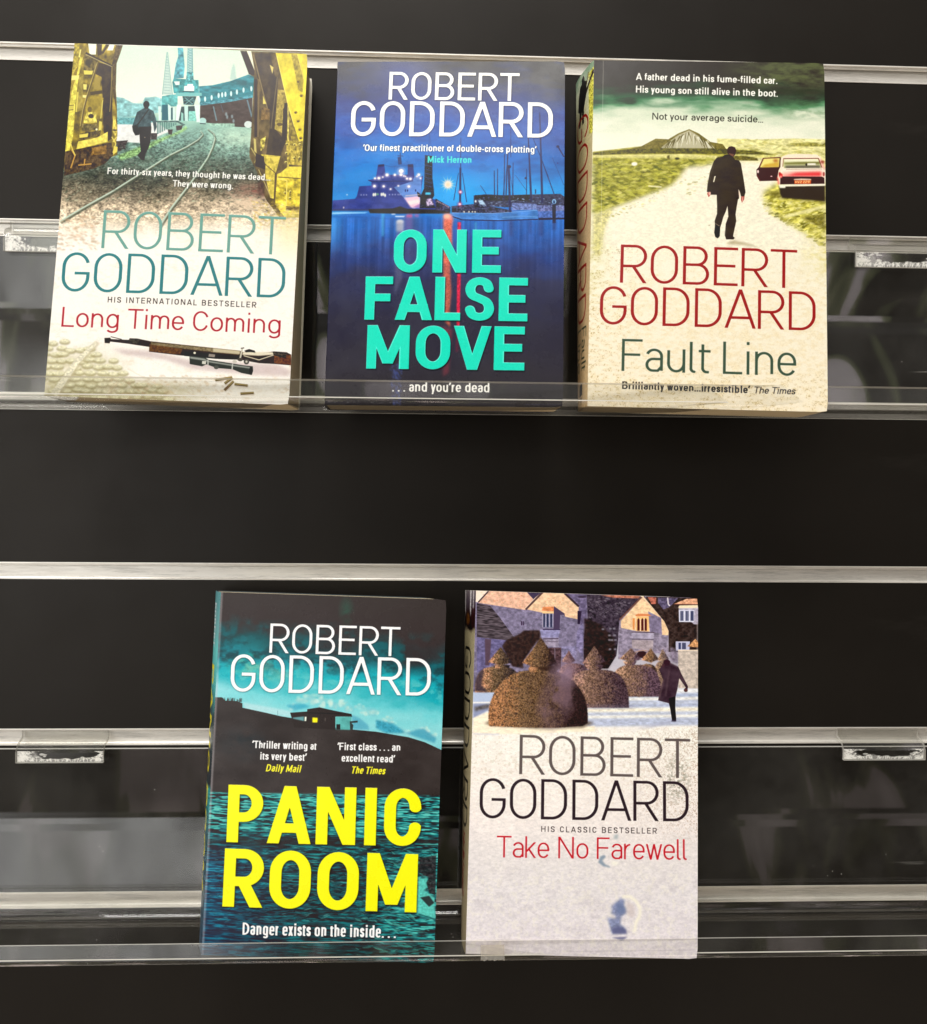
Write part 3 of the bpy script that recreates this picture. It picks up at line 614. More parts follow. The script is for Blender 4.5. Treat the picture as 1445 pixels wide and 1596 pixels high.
    p.text('For thirty-six years, they thought he was dead...', 377, 718, 1195, 750, 33, .17, (252, 250, 240), .14, shadow=1)
    p.text('They were wrong.', 706, 782, 1008, 793, 33, .17, (252, 250, 240), .14, shadow=1)
    p.F(50, 320, 3.211)
    p.text('ROBERT', 347, 222, 1262, 253, 190, .075, (116, 166, 154), .068, emb=.4)
    p.text('GODDARD', 143, 436, 1262, 467, 196, .078, (66, 132, 136), .068, emb=.4)
    p.text('HIS INTERNATIONAL BESTSELLER', 380, 492, 1121, 516, 28, .135, (66, 58, 58), .125, track=.22)
    p.text('Long Time Coming', 147, 612, 1240, 645, 98, .092, (178, 34, 62), .082)
    return p

# ---- cover: harbour at night ---------------------------------------------------
def cover_harbour():
    p = Print(CW, CH, [(525.5, 96.5), (882, 95.5), (506.8, 631), (877, 635)], 2); X, Y = p.X, p.Y
    n1 = p.N(90, 50, 1); n2 = p.N(30, 16, 2); n3 = p.N(5, 5, 3)
    p.C = p.ramp(Y+(n1-.5)*30, [(90, (70, 67, 66)), (128, (66, 66, 78)), (160, (62, 72, 130)), (200, (56, 88, 168)), (240, (40, 112, 196)), (280, (32, 128, 204)), (318, (40, 132, 206)), (340, (52, 108, 190)), (370, (54, 92, 164)), (400, (58, 72, 124)), (440, (60, 62, 88)), (500, (60, 59, 72)), (580, (62, 60, 66)), (640, (60, 58, 60))])
    # dark right-hand corner, blue glow in the middle of the sky, cyan near the horizon
    p.mix((72, 70, 68), np.clip((X-790)/70, 0, 1)*np.clip((178-Y)/40, 0, 1)*.85); p.mix((64, 80, 176), np.clip(1-np.hypot((X-625)/70, (Y-120)/60), 0, 1)*.6)
    p.mix((72, 84, 150), np.clip((X-780)/90, 0, 1)*np.clip(1-np.abs(Y-225)/60, 0, 1)*.7)
    p.mix((12, 168, 238), np.clip(1-np.hypot((X-712)/85, (Y-305)/42), 0, 1)**.8*.9); p.mix((24, 172, 236), np.clip(1-np.hypot((X-832)/70, (Y-300)/26), 0, 1)*.75); p.mix((24, 140, 216), np.clip(1-np.hypot((X-600)/70, (Y-240)/36), 0, 1)*.6)
    p.mix((84, 132, 206), np.clip((n2-.5)*2, 0, 1)*np.clip((330-Y)/60, 0, 1)*np.clip((Y-150)/30, 0, 1)*.3); p.mix((50, 60, 116), np.clip((p.N(70, 30, 7, 3)-.5)*2.2, 0, 1)*np.clip((310-Y)/60, 0, 1)*.4)
    p.mix((70, 176, 226), np.clip(1-(X-507)/30, 0, 1)*np.clip(1-np.abs(Y-355)/50, 0, 1)*.6)
    # reflections standing in the water
    wt = np.clip((Y-338)/6, 0, 1)
    st = fbm(p.h, p.w, 9, 300, 55, 3); p.C *= (1+wt*np.clip((470-Y)/100, 0, 1)*(st-.5)*.3)[..., None]
    p.mix((84, 78, 104), wt*np.clip(1-np.abs(X-640)/26, 0, 1)*np.clip((470-Y)/90, 0, 1)*.5)
    p.F(510, 230, 7.225)
    p.fill([(40, 740), (180, 736), (460, 742), (420, 752), (40, 760)], (150, 206, 240), 1, .9); p.line([(40, 785), (300, 790), (900, 830)], 8, (36, 80, 150), 2, .7)
    p.fill([(610, 740), (640, 740), (636, 1012), (614, 1012)], (80, 180, 226), 3, .6)
    hull = (74, 86, 156)
    p.fill([(50, 605), (310, 588), (330, 560), (358, 448), (495, 440), (495, 400), (460, 380), (545, 360), (570, 205), (640, 200), (655, 320), (905, 320), (905, 205), (965, 200), (985, 380), (1080, 330), (1060, 480), (1050, 560), (1250, 610), (1380, 680), (1380, 720), (50, 720)], (56, 66, 134), 0, 1, n2, .14)
    p.fill([(500, 400), (960, 390), (985, 480), (760, 462), (500, 455)], (52, 64, 128)); p.fill([(750, 462), (960, 396), (985, 335), (1062, 345), (1055, 580), (1045, 700), (960, 700), (866, 585)], (92, 130, 198), 0, 1, n2, .12)
    p.fill([(865, 580), (1040, 560), (1045, 660), (985, 700), (940, 690)], (236, 190, 206), 2, .95); p.fill([(900, 620), (1040, 600), (1040, 640), (930, 660)], (252, 226, 220), 2, .8); p.fill([(960, 690), (1060, 640), (1060, 700)], (160, 112, 170), 1, .8)
    p.fill([(455, 705), (740, 700), (820, 676), (900, 706), (1390, 720), (1380, 762), (800, 762), (480, 752)], (52, 50, 50), 1); p.fill([(50, 700), (470, 702), (470, 728), (50, 722)], (62, 66, 100), 1, .8)
    p.line([(460, 380), (500, 395), (965, 392)], 12, (44, 54, 100)); p.line([(810, 120), (820, 205)], 40, (54, 62, 104), 0, .9); p.line([(822, 70), (822, 130)], 8, (54, 62, 104)); p.line([(790, 105), (855, 110)], 8, (54, 62, 104)); p.line([(640, 210), (720, 230), (860, 220), (940, 210)], 4, (56, 70, 120), 0, .8)
    p.fill([(575, 205), (640, 200), (638, 225), (572, 228)], (44, 50, 84)); p.fill([(905, 205), (968, 205), (970, 240), (905, 230)], (44, 50, 84))
    p.fill([(1100, 100), (1185, 110), (1185, 360), (1200, 480), (1205, 560), (1180, 600), (1220, 700), (1040, 700), (1050, 560), (1090, 480)], (42, 44, 56), 0, 1, n3, .5)
    for i in range(8): p.line([(1105, 120+i*46), (1180, 142+i*46)], 8, (62, 78, 118), 0, .8)
    p.fill([(1105, 522), (1165, 522), (1165, 548), (1105, 548)], (80, 190, 226), 1); p.fill([(1110, 600), (1170, 590), (1200, 660), (1120, 680)], (196, 176, 214), 1, .8, n3, .6); p.fill([(1010, 510), (1050, 540), (1050, 580), (1020, 570)], (40, 44, 52)); p.line([(1145, 100), (1148, -160)], 5, (40, 50, 90), 0, .8, 3); p.line([(1180, 100), (1152, -160)], 4, (40, 50, 90), 0, .7, 2)
    p.fill([(1220, 590), (1390, 690), (1380, 740), (1220, 720)], (58, 58, 84), 0, 1, n3, .5)
    for i in range(8): p.ell(1240+i*18, 622+i*9, 6, 7, (236, 200, 200), 1, .9)
    for x, y, r in ((672, 322, 18), (760, 322, 14), (832, 280, 26), (830, 320, 17), (536, 360, 12), (580, 358, 16), (624, 346, 9), (530, 448, 16), (634, 450, 14), (800, 446, 9), (898, 365, 13), (936, 368, 15), (918, 454, 15), (862, 335, 9), (880, 340, 8), (1050, 362, 10), (1030, 322, 16), (1010, 340, 9), (712, 482, 10), (220, 542, 6)):
        p.ell(x, y, r*2, r*1.8, (190, 180, 220), 3, .5); p.ell(x, y, r, r*.9, (255, 244, 232), 1)
    for x in (520, 540, 610, 630, 650): p.ell(x, 540+(x % 7)*2, 11, 20, (240, 240, 220), 1, .9)
    p.ell(565, 540, 16, 12, (110, 160, 120), 1, .8)
    for x in (380, 410, 440, 700, 735, 765, 798, 820): p.ell(x, 545, 6, 8, (190, 196, 226), 1, .8)
    p.ell(182, 686, 6, 11, (240, 220, 210), 1); p.line([(880, 560), (1040, 545)], 8, (250, 214, 196), 1, .8)
    for x in (880, 905, 995): p.ell(x, 500, 7, 14, (40, 50, 100))
    p.fill([(760, 785), (880, 785), (860, 800), (770, 798)], (220, 228, 240), 1, .9); p.ell(745, 766, 26, 7, (210, 220, 240), 1, .8)
    p.fill([(780, 840), (860, 840), (856, 960), (782, 960)], (200, 206, 216), 4, .9); p.ell(820, 850, 36, 20, (240, 240, 236), 3)
    p.fill([(890, 770), (960, 766), (956, 806), (890, 806)], (214, 90, 130), 3, .8); p.fill([(980, 768), (1035, 768), (1030, 800), (985, 800)], (176, 96, 150), 3, .7); p.fill([(870, 800), (960, 800), (950, 1000), (880, 1000)], (112, 92, 150), 6, .6)
    # masts and moored boats
    p.F(690, 150, 7.225)
    m = (40, 48, 84)
    p.fill([(350, 1135), (490, 1120), (690, 1130), (920, 1122), (1330, 1108), (1375, 1140), (1375, 1290), (350, 1250)], (60, 62, 84), 0, 1, n3, .25)
    p.fill([(365, 1130), (500, 1128), (700, 1136), (905, 1122), (1000, 1120), (1000, 1210), (860, 1190), (520, 1195), (360, 1170)], (48, 46, 52), 0, 1, n3, .3)
    p.fill([(100, 1255), (360, 1230), (480, 1245), (640, 1275), (780, 1300), (780, 1330), (240, 1335), (100, 1330)], (58, 60, 84), 0, 1, n3, .55)
    p.fill([(780, 1215), (1060, 1225), (1070, 1290), (780, 1300)], (106, 122, 176), 0, 1, n3, .3); p.fill([(1060, 1240), (1375, 1240), (1375, 1300), (1070, 1310)], (104, 112, 162), 0, 1, n3, .3)
    p.fill([(100, 1325), (240, 1340), (560, 1340), (1070, 1295), (1080, 1330), (1075, 1400), (640, 1418), (200, 1412), (120, 1370)], (70, 124, 196), 0, 1, n2, .2); p.line([(110, 1372), (220, 1410), (640, 1416), (1075, 1398)], 12, (44, 50, 82)); p.line([(670, 1380), (880, 1365), (1070, 1370)], 8, (110, 160, 216), 1, .8); p.line([(110, 1330), (560, 1336), (1065, 1296)], 7, (132, 170, 222), 0, .8)
    p.fill([(1075, 1310), (1375, 1300), (1375, 1385), (1080, 1390)], (76, 104, 172), 0, 1, n3, .25); p.fill([(1080, 1380), (1375, 1376), (1375, 1395), (1080, 1408)], (48, 48, 70))
    p.fill([(1235, 1215), (1278, 1215), (1276, 1440), (1240, 1440)], (44, 46, 62)); p.ell(1258, 1196, 24, 28, (130, 180, 220)); p.ell(1258, 1200, 12, 20, (50, 66, 110))
    p.fill([(400, 1190), (450, 1185), (485, 1240), (420, 1235)], (170, 200, 226), 1); p.ell(372, 1200, 10, 14, (226, 236, 244), 1)
    for x in (242, 296, 335, 366): p.ell(x, 1319, 8, 9, (240, 236, 214), 1)
    dabs(p, 3, 60, (400, 1150, 1350, 1290), 9, [(150, 180, 220), (40, 44, 64), (90, 110, 170)], 0, 2.2, .7)
    for L, w, w2 in (([(205, 480), (203, 820)], 7, 9), ([(200, 820), (196, 1230)], 22, 24), ([(178, 880), (125, 1190)], 6, 9), ([(222, 880), (270, 1210)], 6, 9), ([(582, 850), (585, 1130)], 9, 12), ([(620, 830), (618, 1130)], 8, 12), ([(700, 660), (690, 1200)], 9, 12), ([(735, 660), (715, 1130)], 12, 14), ([(745, 790), (760, 1320)], 22, 24), ([(770, 350), (770, 700)], 5, 6), ([(796, 760), (790, 1130)], 8, 11), ([(968, 480), (1000, 1200)], 12, 26), ([(948, 830), (946, 1120)], 7, 9), ([(1098, 190), (1112, 700), (1124, 1210)], 13, 26), ([(1025, 490), (1110, 700), (1258, 1110)], 7, 10), ([(1300, 570), (1372, 690)], 16, 14), ([(1130, 760), (1195, 920)], 5, 5), ([(1240, 700), (1370, 1010)], 3, 3), ([(425, 1020), (490, 1115)], 6, 6), ([(820, 900), (950, 1080)], 4, 4), ([(1048, 1060), (1048, 1110)], 12, 12), ([(740, 700), (680, 1130)], 4, 4), ([(745, 800), (800, 1130)], 4, 4)):
        p.line(L, w, m, 0, .9, w2)
    p.ell(938, 935, 13, 13, m); p.ell(1302, 574, 18, 14, m); p.ell(1300, 762, 8, 8, (60, 60, 120)); p.ell(752, 806, 22, 18, m)
    for x, w, y1 in ((770, 26, 1590), (1110, 30, 1590), (985, 16, 1560), (1258, 26, 1520)): p.fill([(x-w, 1410), (x+w, 1410), (x+w*.8, y1), (x-w*.8, y1)], (58, 66, 112), 4, .6)
    for x, y in ((200, 1096), (193, 1232)): p.ell(x, y, 30, 26, (226, 60, 110), 3, .6); p.ell(x, y, 13, 13, (255, 214, 220), 1)
    rs = np.random.RandomState(8)
    for i in range(26):
        an = i*2*math.pi/26+.05; r = 62+(i % 2)*34+rs.rand()*14; p.line([(60, 1010), (60+r*math.cos(an), 1010+r*math.sin(an))], 9, (255, 226, 196), 0, .85, .6)
    p.ell(60, 1010, 46, 46, (255, 226, 206), 5, .8); p.ell(60, 1012, 24, 24, (255, 206, 176), 2)
    # coloured trails running down the water
    p.fill([(5, 1345), (95, 1340), (120, 1400), (98, 1480), (100, 1700), (60, 1900), (15, 1900), (20, 1600)], (246, 132, 112), 4, .9, n3, .1); p.ell(50, 1370, 36, 24, (255, 190, 160), 3, .9)
    p.F(490, 340, 3.44)
    p.fill([(694, 20), (738, 20), (735, 160), (728, 300), (735, 400), (725, 500), (728, 590), (700, 560), (690, 300)], (206, 104, 82), 3, .8, p.N(4, 4, 9), .18); p.fill([(768, 30), (786, 30), (786, 300), (782, 420), (778, 580), (762, 580), (766, 300)], (220, 50, 78), 1, .9, p.N(4, 6, 10), .2)
    p.fill([(440, 20), (475, 20), (470, 330), (430, 420)], (110, 112, 140), 4, .45); p.fill([(690, 580), (740, 600), (720, 830), (690, 850)], (150, 70, 80), 4, .45); p.fill([(858, 30), (872, 30), (870, 150), (860, 150)], (70, 150, 200), 2, .6); p.fill([(765, 590), (775, 590), (768, 720), (758, 720)], (140, 50, 70), 3, .5)
    dabs(p, 31, 60, (410, 780, 470, 1000), 8, [(84, 100, 170), (70, 76, 120)], 1.2, 1.6, .4, None, 1)
    speck(p, 9, 90, (190, 190, 196), (.5, 1.3), .55, (.02, .3, .98, .98))
    p.F(490, 70, 3.44)
    W_ = (254, 252, 244)
    p.text('ROBERT', 395, 297, 1100, 305, 152, .118, W_, .108, emb=.5, shadow=2)
    p.text('GODDARD', 190, 493, 1280, 502, 190, .118, W_, .108, emb=.5, shadow=2)
    p.text('\u2018Our finest practitioner of double-cross plotting\u2019', 258, 574, 1192, 584, 36, .175, W_, .145, xh=.76, shadow=1.5)
    p.text('Mick Herron', 607, 639, 842, 641, 36, .19, (72, 218, 208), .155, xh=.74)
    p.F(490, 340, 3.44)
    T_ = (0, 216, 186)
    for s, a_, b_, c_ in (('ONE', (423, 298), (1000, 301), 230), ('FALSE', (268, 548), (1142, 558), 231), ('MOVE', (278, 808), (1125, 819), 232)):
        for off, cc in (((4, 7), None), ((0, 0), (96, 238, 214)), ):
            if cc is None: p.text(s, a_[0]+off[0], a_[1]+off[1], b_[0]+off[0], b_[1]+off[1], c_, .218, (18, 26, 42), .178, soft=1, a=.7)
            else: p.text(s, a_[0], a_[1], b_[0], b_[1], c_, .218, cc, .178, emb=1.)
        p.text(s, a_[0]+2, a_[1]-2, b_[0]-2, b_[1]-2, c_-4, .198, T_, .158)
    p.text('. . . and you\u2019re dead', 418, 929, 937, 935, 51, .17, W_, .135, xh=.76)
    return p

# ---- cover: man on a moorland track, red car ------------------------------------
def cover_moor():
    p = Print(CW, CH, [(927.2, 92.9), (1284.3, 98.8), (914.7, 634.3), (1290.8, 641)], 3); X, Y = p.X, p.Y
    n1 = p.N(120, 36, 1); n2 = p.N(40, 16, 2); n3 = p.N(6, 5, 3); n4 = p.N(14, 8, 4); n5 = p.N(3, 3, 5)
    p.C = p.ramp(Y+(n1-.5)*34-(X-1100)*.02, [(90, (62, 57, 54)), (132, (64, 61, 56)), (148, (64, 84, 66)), (157, (92, 142, 102)), (166, (158, 186, 154)), (180, (214, 222, 196)), (205, (236, 237, 214)), (240, (244, 241, 220)), (640, (250, 238, 212))])
    p.mix((96, 102, 72), np.clip((X-1120)/90, 0, 1)*np.clip((152-Y)/26, 0, 1)*np.clip(n2*1.5-.1, 0, 1)); p.mix((60, 66, 54), np.clip((X-1150)/60, 0, 1)*np.clip(1-np.abs(Y-(146+(n1-.5)*30))/12, 0, 1)*.85)
    p.mix((92, 132, 92), np.clip((X-1180)/60, 0, 1)*np.clip(1-np.abs(Y-168)/22, 0, 1)*np.clip((n2-.35)*3, 0, 1)*.8); p.mix((60, 112, 76), np.clip(1-np.abs(Y-157-(n1-.5)*20)/9, 0, 1)*np.clip((1160-X)/60, 0, 1)*.6)
    p.mix((250, 246, 226), np.clip((n2-.5)*2.4, 0, 1)*np.clip(1-np.abs(Y-200)/34, 0, 1)*.45)
    p.F(880, 70, 3.36)
    # hills
    p.fill([(800, 490), (1000, 495), (1200, 488), (1365, 492), (1365, 640), (800, 640)], (232, 226, 158), 1, 1, n4, .12)
    p.fill([(1180, 515), (1260, 508), (1365, 510), (1365, 530), (1190, 530)], (146, 140, 70), 1, .85, n3, .4); p.fill([(880, 540), (1000, 548), (1110, 572), (1100, 590), (900, 590)], (206, 200, 116), 1, .9, n3, .2); dabs(p, 41, 80, (880, 495, 1360, 580), 8, [(240, 236, 180), (196, 186, 100), (150, 146, 76)], 0, 2.6, .5)
    p.fill([(150, 556), (260, 545), (400, 530), (600, 545), (760, 540), (850, 545), (860, 610), (150, 620)], (176, 168, 76), 1, 1, n4, .2)
    p.fill([(330, 545), (400, 532), (480, 490), (545, 494), (600, 462), (655, 441), (702, 462), (765, 508), (830, 520), (850, 548), (330, 552)], (122, 112, 58), 0, 1, n3, .2)
    p.fill([(510, 535), (600, 470), (655, 446), (700, 475), (780, 542), (510, 545)], (196, 190, 160), 1, .9)
    rs = np.random.RandomState(5)
    for i in range(46):
        x = 545+rs.rand()*215; yt = 452+abs(x-655)*.5+rs.rand()*12; p.line([(x, yt), (x+(x-655)*.35+rs.randn()*8, yt+30+rs.rand()*32)], 4+rs.rand()*4, [(240, 238, 214), (112, 104, 66), (92, 84, 50)][i % 3], 0, .8, 1.5)
    p.fill([(150, 560), (300, 548), (520, 540), (800, 543), (1000, 555), (1100, 575), (800, 572), (400, 568), (150, 575)], (92, 88, 40), 1, .9, n3, .4); p.fill([(150, 574), (640, 572), (820, 582), (820, 602), (640, 600), (150, 588)], (238, 230, 156), 1, .9, n3, .1)
    # grass at the left, track, grass at the right
    p.fill([(150, 590), (640, 596), (800, 600), (765, 640), (560, 740), (380, 810), (150, 890)], (158, 154, 62), 9, 1, n4, .3)
    gl = np.clip((n4-.4)*3, 0, 1); dabs(p, 42, 420, (150, 595, 780, 880), 9, [(206, 200, 96), (110, 112, 40), (176, 176, 74), (84, 90, 36), (226, 218, 130)], .05, 2.8, .55, lambda x, y: y < 888-(x-150)*.42)
    p.fill([(640, 640), (790, 625), (800, 605), (1030, 610), (1120, 640), (1050, 720), (1040, 800), (1090, 880), (1290, 1000), (1365, 1050), (1365, 1100), (150, 1100), (150, 900), (380, 815), (560, 745)], (246, 239, 214), 8, 1, p.N(9, 5, 12), .05); dabs(p, 44, 260, (150, 600, 800, 900), 6, [(206, 200, 110), (228, 220, 150), (130, 126, 60)], 0, 2, .45, lambda x, y: abs(y-(1005-x*.47+(60 if x > 640 else 0))) < 34 and x < 780)
    p.fill([(150, 890), (260, 850), (210, 960), (190, 1100), (150, 1100)], (198, 190, 116), 5, .7, n3, .3)
    p.fill([(1115, 720), (1365, 720), (1365, 1040), (1290, 1000), (1090, 880), (1040, 800), (1050, 760)], (206, 198, 96), 9, 1, n4, .25); dabs(p, 43, 330, (1040, 770, 1365, 1050), 9, [(236, 228, 140), (128, 122, 44), (176, 168, 72), (90, 88, 36), (246, 238, 170)], -.25, 2.2, .6, lambda x, y: y < 890+(x-1090)*.6 and y > 760)
    p.fill([(1150, 890), (1365, 830), (1365, 850), (1160, 905)], (244, 236, 170), 2, .8); p.fill([(1230, 900), (1365, 880), (1365, 960)], (96, 88, 40), 3, .6, n3, .4)
    for q in ([(800, 585), (935, 580), (1010, 592), (1015, 606), (930, 606), (800, 596)], [(540, 578), (552, 578), (552, 600), (538, 600)]): p.fill(q, (96, 88, 40), 1, .9, n3, .4)
    p.ell(368, 622, 16, 10, (246, 242, 220), 1); p.ell(592, 595, 12, 6, (70, 70, 30), 1); p.line([(440, 738), (510, 744)], 8, (246, 240, 200), 1, .8)
    # car
    p.F(1165, 220, 11.115)
    p.fill([(250, 880), (540, 870), (600, 960), (1340, 1000), (1340, 1060), (560, 980)], (104, 96, 50), 6, .7)
    p.fill([(545, 770), (1345, 745), (1345, 1030), (1100, 1010), (720, 985), (600, 980), (560, 900)], (66, 58, 48), 2)
    p.fill([(210, 690), (160, 600), (158, 490), (205, 440), (270, 290), (575, 270), (580, 300), (555, 680)], (74, 48, 46)); p.fill([(215, 452), (285, 300), (558, 288), (545, 442)], (240, 226, 130), 1); p.fill([(300, 400), (540, 360), (540, 440), (240, 450)], (206, 160, 60), 2, .8); p.ell(490, 335, 44, 30, (176, 110, 56), 3, .9); p.ell(184, 525, 16, 28, (246, 214, 210)); p.ell(415, 605, 18, 10, (240, 190, 190)); p.line([(205, 445), (275, 295), (575, 278)], 14, (104, 40, 36)); p.line([(160, 570), (225, 690)], 12, (140, 50, 50), 0, .7)
    p.fill([(575, 330), (600, 262), (700, 225), (900, 215), (1200, 222), (1270, 270), (1310, 380), (1340, 460), (1340, 740), (540, 745), (520, 620), (540, 500), (575, 430)], (248, 232, 206))
    p.fill([(615, 420), (628, 300), (1225, 290), (1275, 440), (1275, 465), (640, 470)], (206, 206, 150)); p.fill([(640, 370), (900, 352), (1250, 345), (1262, 385), (640, 395)], (112, 110, 56), 2, .9); p.fill([(650, 420), (1260, 410), (1260, 455), (660, 465)], (92, 86, 78), 3); p.fill([(1040, 375), (1180, 372), (1180, 405), (1040, 405)], (250, 244, 226), 1); p.fill([(640, 305), (1220, 296), (1230, 340), (640, 350)], (250, 246, 214), 2, .9); p.ell(1018, 398, 16, 24, (60, 54, 48)); p.line([(622, 298), (1228, 288), (1290, 450)], 13, (120, 50, 44)); p.line([(625, 300), (610, 440)], 9, (150, 90, 70))
    p.fill([(640, 465), (1290, 455), (1320, 480), (1320, 520), (560, 530), (600, 490)], (252, 238, 216)); p.line([(670, 484), (1290, 470)], 8, (130, 90, 80), 0, .8)
    p.fill([(620, 560), (800, 535), (1280, 515), (1282, 600), (620, 606)], (230, 60, 66), 5); p.fill([(600, 535), (860, 520), (700, 585), (610, 590)], (252, 226, 206), 5, .8)
    p.fill([(570, 606), (1285, 602), (1330, 620), (1335, 735), (565, 745)], (72, 50, 50)); p.ell(578, 590, 34, 40, (222, 60, 60), 1); p.ell(560, 560, 18, 30, (180, 40, 40), 1); p.ell(578, 612, 18, 20, (255, 150, 140), 1); p.line([(520, 620), (545, 745)], 26, (236, 90, 80), 2, .8); p.ell(1322, 560, 14, 40, (150, 30, 34), 1); p.line([(1265, 300), (1335, 480)], 20, (222, 110, 90), 3, .8)
    p.fill([(805, 650), (930, 640), (1100, 645), (1105, 665), (805, 668)], (246, 216, 190), 1); p.fill([(812, 672), (1102, 664), (1100, 728), (812, 732)], (206, 84, 34)); p.text('HV8 221F', 828, 722, 1092, 716, 44, .2, (252, 206, 150), .18)
    p.fill([(540, 748), (1345, 725), (1345, 760), (660, 778), (655, 805), (560, 805)], (252, 246, 222), 1); p.ell(1300, 350, 36, 26, (150, 60, 50), 2, .8)
    # man
    p.F(1080, 210, 8.864)
    d = (66, 58, 50)
    p.fill([(560, 1455), (760, 1500), (930, 1552), (700, 1520), (470, 1510), (560, 1545), (460, 1500)], (170, 156, 120), 3, .7)
    p.fill([(405, 310), (440, 280), (500, 272), (560, 310), (585, 345), (640, 355), (665, 400), (700, 600), (728, 790), (712, 850), (665, 850), (650, 790), (630, 750), (640, 880), (625, 890), (605, 1000), (590, 1100), (600, 1190), (570, 1330), (555, 1400), (580, 1425), (560, 1445), (460, 1445), (442, 1390), (455, 1230), (490, 1130), (480, 980), (455, 1060), (420, 1140), (395, 1230), (375, 1290), (370, 1400), (345, 1430), (310, 1410), (295, 1350), (308, 1270), (302, 1190), (335, 1090), (335, 970), (330, 830), (245, 830), (250, 800), (195, 790), (205, 680), (240, 510), (290, 370), (330, 320)], d, 0, 1, n2, .1)
    p.fill([(300, 575), (318, 570), (295, 655), (282, 655)], (252, 243, 214)); p.fill([(632, 755), (650, 800), (655, 850), (640, 860)], (246, 220, 196))
    p.fill([(480, 260), (475, 200), (500, 165), (540, 158), (585, 175), (602, 215), (590, 270), (560, 310), (530, 300)], (68, 50, 42)); p.fill([(500, 255), (570, 270), (560, 308), (510, 275)], (120, 84, 70)); p.line([(405, 312), (480, 276), (560, 312)], 9, (44, 38, 34))
    for q in ([(205, 795), (245, 790), (240, 840), (220, 865), (200, 820)], [(668, 852), (715, 850), (705, 900), (678, 938), (665, 900)]): p.fill(q, (176, 84, 72)); 
    p.fill([(215, 795), (245, 790), (238, 838), (222, 835)], (240, 190, 176), 1); p.line([(690, 860), (685, 920)], 10, (236, 180, 166))
    p.fill([(310, 1215), (360, 1240), (378, 1290), (372, 1400), (345, 1432), (310, 1412), (296, 1350)], (50, 46, 36)); p.line([(310, 1225), (370, 1262)], 9, (150, 130, 110)); p.line([(470, 1250), (450, 1390)], 10, (84, 78, 78), 2, .6); p.line([(290, 400), (215, 700)], 9, (104, 92, 80), 2, .7); p.ell(228, 1252, 14, 6, (150, 140, 110), 1)
    # sand-coloured ground with grit
    grit = np.clip((n5-.6)*4, 0, 1)*np.clip((n4-.42)*3, 0, 1)
    edge = np.clip(1-(X-915)/90, 0, 1)*np.clip((Y-330)/60, 0, 1)+np.clip((Y-565)/50, 0, 1)*.9+.16
    p.mix((160, 132, 84), grit*np.clip(edge, 0, 1)*np.clip((Y-372)/20, 0, 1)*.85); p.mix((240, 220, 172), np.clip(n4*1.4-.4, 0, 1)*np.clip((Y-380)/80, 0, 1)*.55)
    p.mix((196, 192, 110), np.clip(1-(X-918)/40, 0, 1)*np.clip(1-np.abs(Y-400)/90, 0, 1)*n4*.7); p.mix((226, 214, 130), np.clip((X-1240)/50, 0, 1)*np.clip(1-np.abs(Y-395)/50, 0, 1)*n4)
    p.F(880, 70, 3.36)
    p.line([(207, 80), (200, 500), (190, 1100)], 3, (240, 236, 220), 0, .35)
    W_ = (252, 250, 240)
    p.text('A father dead in his fume-filled car.', 377, 182, 1115, 205, 37, .165, W_, .14); p.text('His young son still alive in the boot.', 377, 248, 1117, 272, 37, .165, W_, .14)
    p.text('Not your average suicide...', 462, 390, 1040, 407, 36, .14, (62, 62, 54), .12)
    p.F(880, 350, 3.36); R_ = (160, 26, 40)
    p.text('ROBERT', 290, 303, 1217, 330, 200, .075, R_, .066, emb=.4); p.text('GODDARD', 182, 522, 1315, 551, 202, .075, R_, .066, emb=.4)
    p.text('Fault Line', 297, 768, 1215, 790, 169, .084, (74, 92, 78), .074)
    p.text('Brilliantly woven...irresistible\u2019', 300, 863, 972, 882, 40, .19, (52, 42, 38), .15); p.text('The Times', 990, 882, 1208, 886, 36, .13, (52, 42, 38), .12, it=.2)
    return p

